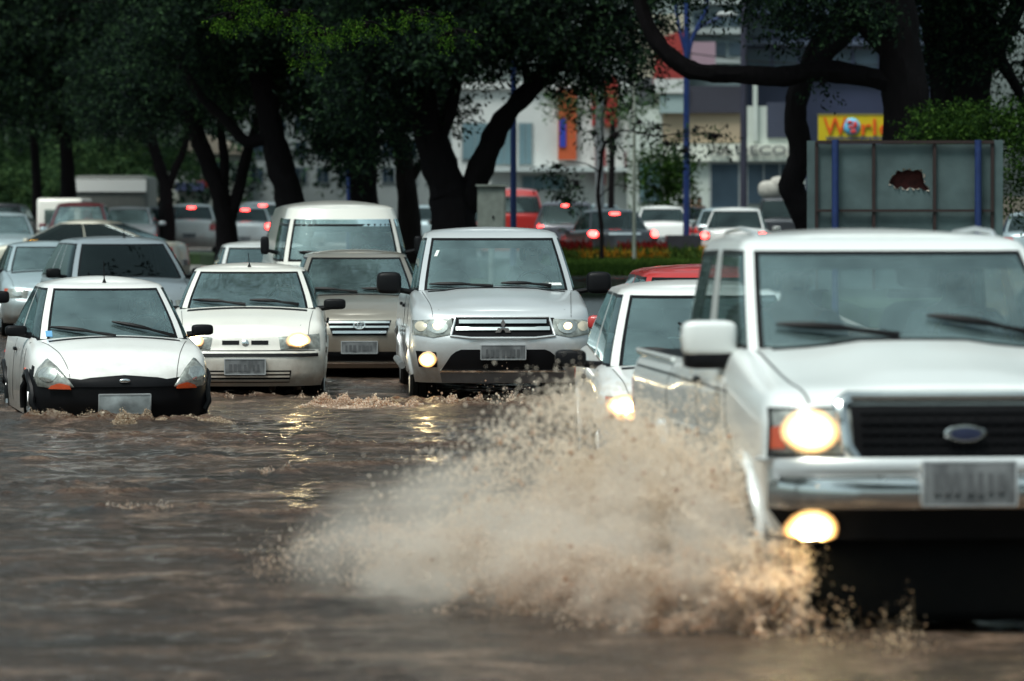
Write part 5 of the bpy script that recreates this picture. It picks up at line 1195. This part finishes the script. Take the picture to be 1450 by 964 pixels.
face(b, 'pale_box_sign', W_, 926, 972, 112, 132, .5, .5); face(b, 'pale_box_sign', wallm('pale_teal', (.35, .45, .45)), 934, 972, 134, 160, .4, .4); face(b, 'dark_awning', wallm('dark_awning', (.05, .05, .07)), 975, 1048, 122, 160, .3, .4)
def text(s, loc, size, mat, root, ext=.03, bold=False, font_x=1.0, name='lettering'):
    cu = bpy.data.curves.new(name, 'FONT'); cu.body = s; cu.size = size; cu.extrude = ext; cu.align_x = 'LEFT'; cu.resolution_u = 2
    if bold: cu.offset = .012*size
    t = bpy.data.objects.new(name, cu); COL.objects.link(t); bpy.context.view_layer.update()
    me = bpy.data.meshes.new_from_object(t.evaluated_get(bpy.context.evaluated_depsgraph_get())); bpy.data.objects.remove(t)
    me.materials.clear(); me.materials.append(mat); o = bpy.data.objects.new(name, me); COL.objects.link(o); o.parent = root
    o.location = loc; o.rotation_euler = (R(90), 0, 0); o.scale = (font_x, 1, 1); return o
O = b[1]; p = at(1000, 219, 140); text('VIA', (p.x-O.x, 140-.42-O.y, p.z-O.z), .46, simple('black_letters', (.01, .01, .01), .5), b[0], .03, True, 1.25)
p = at(1040, 219, 140); text('DECOR', (p.x-O.x, 140-.42-O.y, p.z-O.z), .46, simple('grey_letters', (.10, .11, .11), .5), b[0], .03, True, 1.45)
# tall blue glazed block above
NB = wallm('navy_cladding', (.045, .055, .11), .4); b = building('office_block', 'tall dark blue office block filling the upper right behind the branches', 165, 15, 1052, 1330, -260, NB)
for k in range(9): face(b, 'floor_band', wallm('blue_grey_band', (.12, .15, .22), .4), 1052, 1330, -250+k*44, -244+k*44, .3, .4)
for k in range(8):
    for q in range(7): face(b, 'window', M_WIN, 1058+q*38, 1090+q*38, -238+k*44, -212+k*44, .08, .2)
TG = wallm('teal_grey_render', (.20, .26, .28)); b = building('office_block', 'grey teal office block left of the dark blue block', 160, 14, 975, 1056, -200, TG)
for k in range(7): face(b, 'floor_band', wallm('pale_band', (.45, .5, .5)), 975, 1056, -170+k*42, -162+k*42, .3, .5)
for k in range(6):
    for q in range(3): face(b, 'window', M_WIN, 982+q*25, 1002+q*25, -150+k*42, -132+k*42, .1, .2)
b = building('corner_building', 'building with red gable panel and cream upper wall behind the lamp arms', 158, 12, 900, 976, 20, wallm('cream_wall', (.55, .52, .40)))
r = b[0]; O = b[1]; A, B_, C_, D_ = at(930, 55, 157.5)-O, at(975, 40, 157.5)-O, at(975, 120, 157.5)-O, at(925, 118, 157.5)-O
mb = MB(); mb.add([A, B_, C_, D_]+[q+Vector((0, .3, 0)) for q in (A, B_, C_, D_)], [(0, 3, 2, 1), (4, 5, 6, 7), (0, 1, 5, 4), (1, 2, 6, 5), (2, 3, 7, 6), (3, 0, 4, 7)]); mb.build('red_gable', wallm('red_gable', (.38, .045, .04)), r, smooth=False, recalc=True)
face(b, 'pink_panel', wallm('pink_panel', (.42, .28, .34)), 978, 1012, 60, 100, .6, .5); face(b, 'window_band', M_WIN2, 905, 930, 30, 50, .2, .2); face(b, 'dark_wall', wallm('slate_wall', (.14, .15, .16)), 880, 925, 110, 200, .4, .5)
# left gaps
b = building('house', 'pale low house glimpsed through the gap between left trunks', 172, 10, 235, 345, 215, wallm('pale_house', (.60, .62, .55)))
face(b, 'blue_awning', wallm('blue_awning', (.08, .10, .22)), 250, 290, 258, 270, .6, .7); face(b, 'red_sign', REDP, 280, 295, 255, 266, .3, .3); window(b, 292, 312, 230, 250)
x0 = at(290, 200, 172); mb = MB(); O = b[1]
pts = [at(228, 218, 171.5)-O, at(350, 218, 171.5)-O, at(290, 190, 171.5)-O]; pts += [q+Vector((0, 11, 0)) for q in pts]
mb.add(pts, [(0, 1, 2), (5, 4, 3), (0, 2, 5, 3), (1, 4, 5, 2), (0, 3, 4, 1)]); mb.build('roof', wallm('tile_roof', (.35, .30, .24)), b[0], smooth=False, recalc=True)
b = building('apartment_building', 'pale grey apartment building seen behind the leaning trunk and the van', 175, 10, 345, 640, 150, wallm('soft_grey', (.38, .42, .42)))
for q in range(9):
    for k in range(3): window(b, 355+q*31, 373+q*31, 165+k*36, 186+k*36)
# yellow shop sign
SY = 118; x0, x1, z0, z1 = bbox(1159, 1272, 163, 199, SY); sg = empty('shop_sign', ((x0+x1)/2, SY, gz(SY)), 0, 'yellow shop sign with red word and a globe, above the grey signboard', 'sign'); O = Vector(sg.location)
M_YEL = simple('sign_yellow', (.55, .42, .01), .45, var=.06); MB().box((0, .1, (z0+z1)/2-O.z), (x1-x0, .2, z1-z0)).build('panel', M_YEL, sg, smooth=False)
MB().box((0, .1, (z0+z1)/2-O.z+(z1-z0)/2+.02), (x1-x0+.05, .24, .04)).build('frame', simple('olive_frame', (.25, .22, .05), .5), sg, smooth=False)
for s in (-1, 1): MB().tube([(s*.9, .15, z0-O.z), (s*.9, .15, 0)], .06, 8).build('post', M_BLACK, sg)
M_SR = simple('sign_red', (.72, .09, .01), .45)
def tx(s, px, py, size, mat, fx=1.0, **k):
    p = at(px, py, SY); return text(s, (p.x-O.x, -.04, p.z-O.z), size, mat, sg, .02, font_x=fx, **k)
tx('W', 1166, 191, .78, M_SR, .86); tx('rld', 1217, 191, .72, M_SR, 1.25)
p = at(1206, 179, SY); g = MB().lathe([(-.10, .001), (-.10, .10), (-.07, .20), (-.02, .255), (.03, .265), (.03, .001)], (p.x-O.x, -.02, p.z-O.z), 'y', 24).build('globe', simple('globe_blue', (.14, .50, .75), .4), sg)
for dx, dz_, ra, rb in ((-.07, .13, .10, .06), (.10, .05, .07, .11), (-.02, -.02, .10, .05), (.04, -.15, .09, .07)):
    MB().sbox((p.x-O.x+dx, -.13, p.z-O.z+dz_), (ra, .03, rb), .9, 12, 6).build('continent', simple('globe_red', (.55, .05, .05), .4), g)
rr_ = random.Random(3); xx = 1170
while xx < 1252:      # a line of lettering too small to read
    wdt = rr_.uniform(2.2, 5.5); a = at(xx, 197, SY); MB().box((a.x-O.x+wdt*.5*SY/FPX, -.02, a.z-O.z+.035), (wdt*SY/FPX, .03, .085)).build('small_print', simple('small_print', (.05, .06, .12), .5), sg, smooth=False); xx += wdt+1.3
# ------------------------------------------------------------------ signboard seen from behind
BY = 58; s_ = FPX/BY; x0, x1, z0, z1 = bbox(1143, 1420, 198, 420, BY); sb = empty('signboard', ((x0+x1)/2, BY, gz(BY)), R(0), 'grey metal signboard seen from behind, blue posts and a ragged rusty hole', 'signboard'); O = Vector(sb.location)
M_SHEET = simple('galvanised_sheet', (.085, .125, .128), .55, .2, var=.32, scale=1.6, bump=.15, bscale=14); M_RUST = simple('rust', (.055, .010, .008), .85, var=.5, scale=9); M_FRM = simple('rusty_frame', (.028, .016, .015), .6)
cols_ = [1156, 1237, 1323, 1405]; rows_ = [203, 298, 410]
def bx(px0, px1, py0, py1, y, th, name, mat, parent=sb):
    a, b_, c0, d = bbox(px0, px1, py0, py1, BY); return MB().box(((a+b_)/2-O.x, y, (c0+d)/2-O.z), (b_-a, th, d-c0)).build(name, mat, parent, smooth=False)
for i in range(3):
    for j in range(2):
        if (i, j) == (1, 0): continue
        bx(cols_[i]+1, cols_[i+1]-1, rows_[j]+1, rows_[j+1]-1, .03, .012, 'panel', M_SHEET)
# panel with the real hole
hole = [(1262, 252), (1268, 246), (1271, 241), (1277, 243), (1284, 240), (1292, 242), (1300, 240), (1306, 244), (1308, 254), (1309, 260), (1316, 268), (1310, 270), (1303, 266), (1296, 268), (1289, 265), (1282, 269), (1276, 264), (1270, 268), (1265, 262), (1259, 260)]
cxh, cyh = 1287, 255; n = len(hole); outer = []
for hx, hy in hole:
    dx, dy = hx-cxh, hy-cyh; t = min(((1322-cxh) if dx > 0 else (cxh-1238))/max(abs(dx), 1e-3), ((297-cyh) if dy > 0 else (cyh-204))/max(abs(dy), 1e-3)); outer.append((cxh+dx*t, cyh+dy*t))
corners = [(1238, 204), (1322, 204), (1322, 297), (1238, 297)]
bm = bmesh.new(); vo = [bm.verts.new(at(q[0], q[1], BY)-O) for q in corners]; vh = [bm.verts.new(at(q[0], q[1], BY)-O) for q in hole]
es = [bm.edges.new((vo[i], vo[(i+1) % 4])) for i in range(4)]+[bm.edges.new((vh[i], vh[(i+1) % n])) for i in range(n)]
bmesh.ops.triangle_fill(bm, use_beauty=True, edges=es)
for v in bm.verts: v.co.y += .024
bmesh.ops.solidify(bm, geom=bm.faces[:], thickness=.012)
me = bpy.data.meshes.new('panel'); bm.to_mesh(me); bm.free(); me.materials.append(M_SHEET); pn = bpy.data.objects.new('panel', me); COL.objects.link(pn); pn.parent = sb
fl = MB(); rr_ = random.Random(9)
for i in range(n):        # torn lips bent outwards
    a = at(*hole[i], BY)-O; b_ = at(*hole[(i+1) % n], BY)-O; m_ = (a+b_)/2; d = (m_-(at(cxh, cyh, BY)-O)); d.y = 0; d.normalize(); tip = m_+d*rr_.uniform(.01, .045)+Vector((0, -rr_.uniform(.01, .03), 0))
    for q in (a, b_, m_): q.y = .017
    fl.add([a, b_, tip, tip+Vector((0, .004, 0))], [(0, 1, 2), (1, 0, 3)])
tag(fl.build('torn_edge', simple('torn_metal', (.42, .36, .30), .5, .3), sb, smooth=False))
bx(1230, 1330, 225, 285, .14, .02, 'front_sheet', M_RUST)
bx(1143, 1154, 199, 410, .02, .06, 'edge_strip', M_SHEET); bx(1407, 1420, 198, 410, .02, .06, 'edge_strip', M_SHEET)
for cxx in cols_: bx(cxx-2.2, cxx+2.2, 201, 410, -.02, .05, 'frame_upright', M_FRM)
for cyy, h in ((201, 2.2), (298, 1.8)): bx(1155, 1407, cyy-h, cyy+h, -.045, .05, 'frame_rail', M_FRM)
M_BP = simple('blue_post_paint', (.016, .034, .12), .45)
for cxx in (1182, 1384): 
    a = at(cxx, 200, BY)-O; MB().tube([(a.x, -.10, a.z+.02), (a.x, -.10, -.2)], .052, 12).build('post', M_BP, sb)
# ------------------------------------------------------------------ poles, cabinet, planter
def post(name, label, px, Y, top_py, r, mat, cat='lamp post', arms=(), extra=None, base=None):
    a = at(px, top_py, Y); rt = empty(name, (a.x, Y, gz(Y)), 0, label, cat); h = a.z-gz(Y)
    MB().tube([(0, 0, -.1), (0, 0, h*.5), (0, 0, h)], [r, r*.9, r*.75], 12).build('pole', mat, rt)
    MB().lathe([(-.1, r*1.8), (.12, r*1.7), (.16, r*1.1)], (0, 0, 0), 'z', 12).build('base_collar', mat, rt)
    for (pts, rr, head) in arms:
        w = [at(q[0], q[1], Y)-Vector(rt.location) for q in pts]; ar = MB().tube(curve(w, 5), rr, 8).build('arm', mat, rt)
        if head: MB().sbox(tuple(w[-1]), (.28, .12, .07), .7, 14, 8).build('lamp_head', simple('lamp_head', (.42, .45, .45), .35), ar)
    return rt
M_BLUE = simple('blue_pole_paint', (.014, .035, .14), .4)
post('lamp_post', 'blue lamp post with branching arms rising from the planter', 972, 96.5, -60, .085, M_BLUE, arms=[([(972, 90), (982, 50), (1000, 10), (1010, -50)], .045, True), ([(972, 80), (960, 30), (950, -40)], .045, True), ([(972, 70), (990, 40), (1030, 20)], .035, True)])
post('lamp_post', 'blue lamp post right of the grey cabinet', 727, 82, -30, .07, M_BLUE)
p = post('lamp_post', 'thin pale grey pole with small lamp, on the flower bed', 898, 87.5, 72, .045, simple('grey_pole', (.30, .33, .28), .5), arms=[([(898, 84), (890, 80), (880, 84)], .03, True)])
post('utility_pole', 'dark utility pole before the pale grey shop', 1053, 126, -80, .12, simple('dark_pole', (.03, .03, .05), .6), 'pole')
post('lamp_post', 'blue post left of the slender brown trunk', 494, 100, 60, .07, M_BLUE)
post('utility_pole', 'grey pole at the white building among leaves', 849, 127, 40, .16, simple('grey_pole2', (.16, .17, .18), .6), 'pole')
Yc = 72; x0, x1, z0, z1 = bbox(676, 716, 264, 326, Yc); cb = empty('utility_cabinet', ((x0+x1)/2, Yc, gz(Yc)), 0, 'grey metal cabinet on a post beside the big forked tree', 'cabinet'); O = Vector(cb.location)
M_CAB = simple('cabinet_grey', (.17, .19, .17), .5, var=.2, scale=6)
MB().box((0, .15, (z0+z1)/2-O.z), (x1-x0, .3, z1-z0)).build('cabinet_body', M_CAB, cb, smooth=False); MB().box((0, -.012, (z0+z1)/2-O.z-.01), (x1-x0-.06, .02, z1-z0-.08)).build('cabinet_door', M_CAB, cb, smooth=False)
MB().box((0, .13, z1-O.z+.02), (x1-x0+.06, .4, .04)).build('cabinet_lid', M_CAB, cb, smooth=False); MB().sbox((.03, -.03, (z0+z1)/2-O.z-.16), (.02, .015, .03), .5, 8, 6).build('handle', M_BLACK, cb); MB().tube([(0, .15, z0-O.z), (0, .15, -.1)], .06, 10).build('post', M_CAB, cb)
Yp = 96; x0, x1, z0, z1 = bbox(943, 992, 333, 380, Yp); pb = empty('planter', ((x0+x1)/2, Yp, gz(Yp)), 0, 'dark square concrete planter at the foot of the blue lamp post', 'planter'); O = Vector(pb.location)
hh = z1-O.z
for k in range(4):
    a = k*math.pi/2; w_ = x1-x0; MB().box((math.cos(a)*(w_/2-.04), math.sin(a)*(w_/2-.04), hh/2), (.08, w_-(0 if k % 2 == 0 else .17), hh), rz=a if k % 2 == 0 else a).build('planter_wall', simple('dark_concrete', (.035, .033, .042), .8, bump=.3), pb, smooth=False)
MB().box((0, 0, hh-.12), (x1-x0-.17, x1-x0-.17, .05)).build('soil', M_EARTH, pb, smooth=False)
# overhead wires
for k, (y0, y1) in enumerate(((30, 70), (60, 92))):
    a, b_ = at(880, y0, 128), at(1260, y1, 128); o = MB().tube(curve([a, (a+b_)/2-Vector((0, 0, .25)), b_], 8), .018, 4).build('overhead_wire', M_BLACK)
    tag(o, ['upper overhead wire crossing behind the lamp arms', 'lower overhead wire crossing behind the lamp arms'][k], 'wire')
# ------------------------------------------------------------------ people
SKIN = simple('skin', (.34, .20, .14), .55); HAIR = simple('dark_hair', (.02, .015, .012), .7)
def figure(name, label, loc, rz, pose, shirt, trousers=None, scale=1.0):
    root = empty(name, loc, rz, label, 'person')
    if pose == 'sit':    # faces -y; origin under the hips, z=0 seat
        J = dict(pel=(0, 0, .12), sp=(0, .03, .34), ch=(0, .05, .52), nk=(0, .03, .64), hd=(0, .01, .76), tp=(0, .02, .85),
                 lsh=(-.18, .05, .55), lel=(-.24, -.14, .34), lwr=(-.15, -.36, .42), lha=(-.12, -.43, .44), rsh=(.18, .05, .55), rel=(.24, -.14, .34), rwr=(.15, -.36, .42), rha=(.12, -.43, .44),
                 lhp=(-.1, 0, .10), lkn=(-.14, -.42, .14), lan=(-.13, -.55, -.25), lto=(-.13, -.66, -.30), rhp=(.1, 0, .10), rkn=(.14, -.42, .14), ran=(.13, -.55, -.25), rto=(.13, -.66, -.30))
    else:
        J = dict(pel=(0, 0, .95), sp=(0, .01, 1.15), ch=(0, .02, 1.34), nk=(0, 0, 1.48), hd=(0, -.02, 1.60), tp=(0, -.01, 1.69),
                 lsh=(-.19, .02, 1.38), lel=(-.25, .04, 1.10), lwr=(-.24, -.06, .87), lha=(-.24, -.09, .79), rsh=(.19, .02, 1.38), rel=(.25, .04, 1.10), rwr=(.24, -.06, .87), rha=(.24, -.09, .79),
                 lhp=(-.1, 0, .90), lkn=(-.11, -.05, .50), lan=(-.11, .03, .09), lto=(-.11, -.12, .04), rhp=(.1, 0, .90), rkn=(.11, -.14, .50), ran=(.11, -.10, .09), rto=(.11, -.26, .04))
    rad = dict(pel=(.15, .11), sp=(.135, .10), ch=(.16, .11), nk=(.055, .055), hd=(.078, .092), tp=(.06, .07), lsh=(.07, .065), lel=(.045,)*2, lwr=(.03,)*2, lha=(.04, .025), rsh=(.07, .065), rel=(.045,)*2, rwr=(.03,)*2, rha=(.04, .025),
               lhp=(.09,)*2, lkn=(.06,)*2, lan=(.045,)*2, lto=(.04,)*2, rhp=(.09,)*2, rkn=(.06,)*2, ran=(.045,)*2, rto=(.04,)*2)
    E = [('pel', 'sp'), ('sp', 'ch'), ('ch', 'nk'), ('nk', 'hd'), ('hd', 'tp'), ('ch', 'lsh'), ('lsh', 'lel'), ('lel', 'lwr'), ('lwr', 'lha'), ('ch', 'rsh'), ('rsh', 'rel'), ('rel', 'rwr'), ('rwr', 'rha'),
         ('pel', 'lhp'), ('lhp', 'lkn'), ('lkn', 'lan'), ('lan', 'lto'), ('pel', 'rhp'), ('rhp', 'rkn'), ('rkn', 'ran'), ('ran', 'rto')]
    def skin(nm, keys, edges, mat, grow=0, rootk=None):
        me = bpy.data.meshes.new(nm); me.from_pydata([J[k] for k in keys], [(keys.index(a), keys.index(b)) for a, b in edges], []); me.materials.append(mat)
        o = bpy.data.objects.new(nm, me); COL.objects.link(o); o.parent = root
        md = o.modifiers.new('skin', 'SKIN'); md.use_smooth_shade = True
        bpy.context.view_layer.objects.active = o
        if not me.skin_vertices:
            bm = bmesh.new(); bm.from_mesh(me); bm.verts.layers.skin.verify(); bm.to_mesh(me); bm.free()
        for k, sv in zip(keys, me.skin_vertices[0].data): sv.radius = tuple(q+grow for q in rad[k]); sv.use_root = (k == (rootk or keys[0]))
        s2 = o.modifiers.new('smooth', 'SUBSURF'); s2.levels = 1; s2.render_levels = 2; return o
    body = skin('body', list(J), E, SKIN, 0, 'pel')
    if 'hand' :
        for s, k in ((-1, 'lha'), (1, 'rha')):
            h = Vector(J[k]); hm = MB()
            for f in range(4):
                dx = (f-1.5)*.018; dn = Vector((0, -.5, -.3)) if pose == 'sit' else Vector((0, -.1, -1)); dn.normalize(); L = [.062, .072, .068, .05][f]; cv = Vector((0, .35, -.8)) if pose == 'sit' else Vector((0, -.5, -.8)); cv.normalize()
                a = h+Vector((dx*(1 if pose == 'sit' else .6), 0, 0))+dn*.02; hm.tube([a, a+dn*L*.45, a+dn*L*.55+cv*L*.4], [.0095, .009, .007], 7)
            a = h+Vector((-s*.03, 0, .01)); hm.tube([a, a+Vector((-s*.02, -.02, -.015)), a+Vector((-s*.02, -.04, -.03))], [.011, .010, .008], 7)
            hm.build('fingers', SKIN, root)
    top = [k for k in J if k in ('pel', 'sp', 'ch', 'lsh', 'lel', 'lwr', 'rsh', 'rel', 'rwr')]
    skin('shirt', top, [e for e in E if e[0] in top and e[1] in top], shirt, .014, 'ch')
    leg = ['pel', 'lhp', 'lkn', 'lan', 'rhp', 'rkn', 'ran']; skin('trousers', leg, [e for e in E if e[0] in leg and e[1] in leg], trousers or simple('dark_trousers', (.03, .03, .04), .8), .012, 'pel')
    hd = Vector(J['hd']); MB().sbox((hd.x, hd.y+.022, hd.z+.055), (.084, .092, .075), .95, 16, 10).build('hair', HAIR, root)
    fc = MB().sbox((hd.x, hd.y-.095, hd.z-.005), (.012, .018, .022), .9, 8, 6); 
    for s in (-1, 1): fc.sbox((hd.x+s*.082, hd.y+.01, hd.z), (.012, .02, .03), .9, 8, 6)
    fc.build('nose_and_ears', SKIN, root)
    ey = MB()
    for s in (-1, 1): ey.sbox((hd.x+s*.03, hd.y-.083, hd.z+.018), (.012, .008, .006), .9, 8, 6)
    ey.box((hd.x, hd.y-.088, hd.z-.042), (.04, .012, .007)); ey.build('eyes_and_mouth', HAIR, root)
    root.scale = (scale,)*3
    return root
def seat_driver(c, label, shirt, side=1, dz=0.0, dy=.0):
    x, y, z = c.driver_at; p = c.world((x*side, y+dy, 0)); p.z += c.sp['gh']['zr']-.97+dz; return figure('person', label, p, c.root.rotation_euler.z, 'sit', shirt)
sh = [simple('shirt_%s' % a, b_, .85) for a, b_ in (('grey', (.16, .17, .18)), ('white', (.55, .55, .53)), ('blue', (.05, .08, .16)), ('red', (.25, .03, .03)), ('black', (.02, .02, .025)))]
seat_driver(KA, 'driver in grey top at the wheel of the white compact', sh[0]); seat_driver(FIAT, 'driver in dark top at the wheel of the cream hatchback', sh[4])
seat_driver(KOMBI, 'driver in red top behind the windscreen of the old van', sh[3]); seat_driver(TRITON, 'driver in white top at the wheel of the silver pickup', sh[1]); seat_driver(RANGER, 'driver in blue top at the wheel of the nearest pickup', sh[2])
seat_driver(RANGER, 'passenger in grey top beside the driver of the nearest pickup', sh[0], side=-1)
for px, Y, rz, lb, s in ((990, 123, .5, 'pedestrian in black beyond the planter', sh[4]), (981, 124, -2.5, 'pedestrian in red left of the one in black', sh[3])):
    figure('person', lb, (pxX(px, Y), Y, gz(Y)+.0), rz, 'stand', s, scale=1.02)
M_TARP = simple('load', (.40, .38, .34), .8)
for k, (px, py, sx) in enumerate(((1090, 268, .35), (1104, 262, .30), (1118, 270, .28))):
    a = at(px, py, 114.5); o = MB().sbox((0, 0, 0), (sx, .3, .26), .7, 14, 8).build('sack', M_TARP); o.location = a; tag(o, ['leftmost pale sack on the dark pickup', 'middle pale sack on the dark pickup', 'rightmost pale sack on the dark pickup'][k], 'sack', 'sacks on the dark pickup')
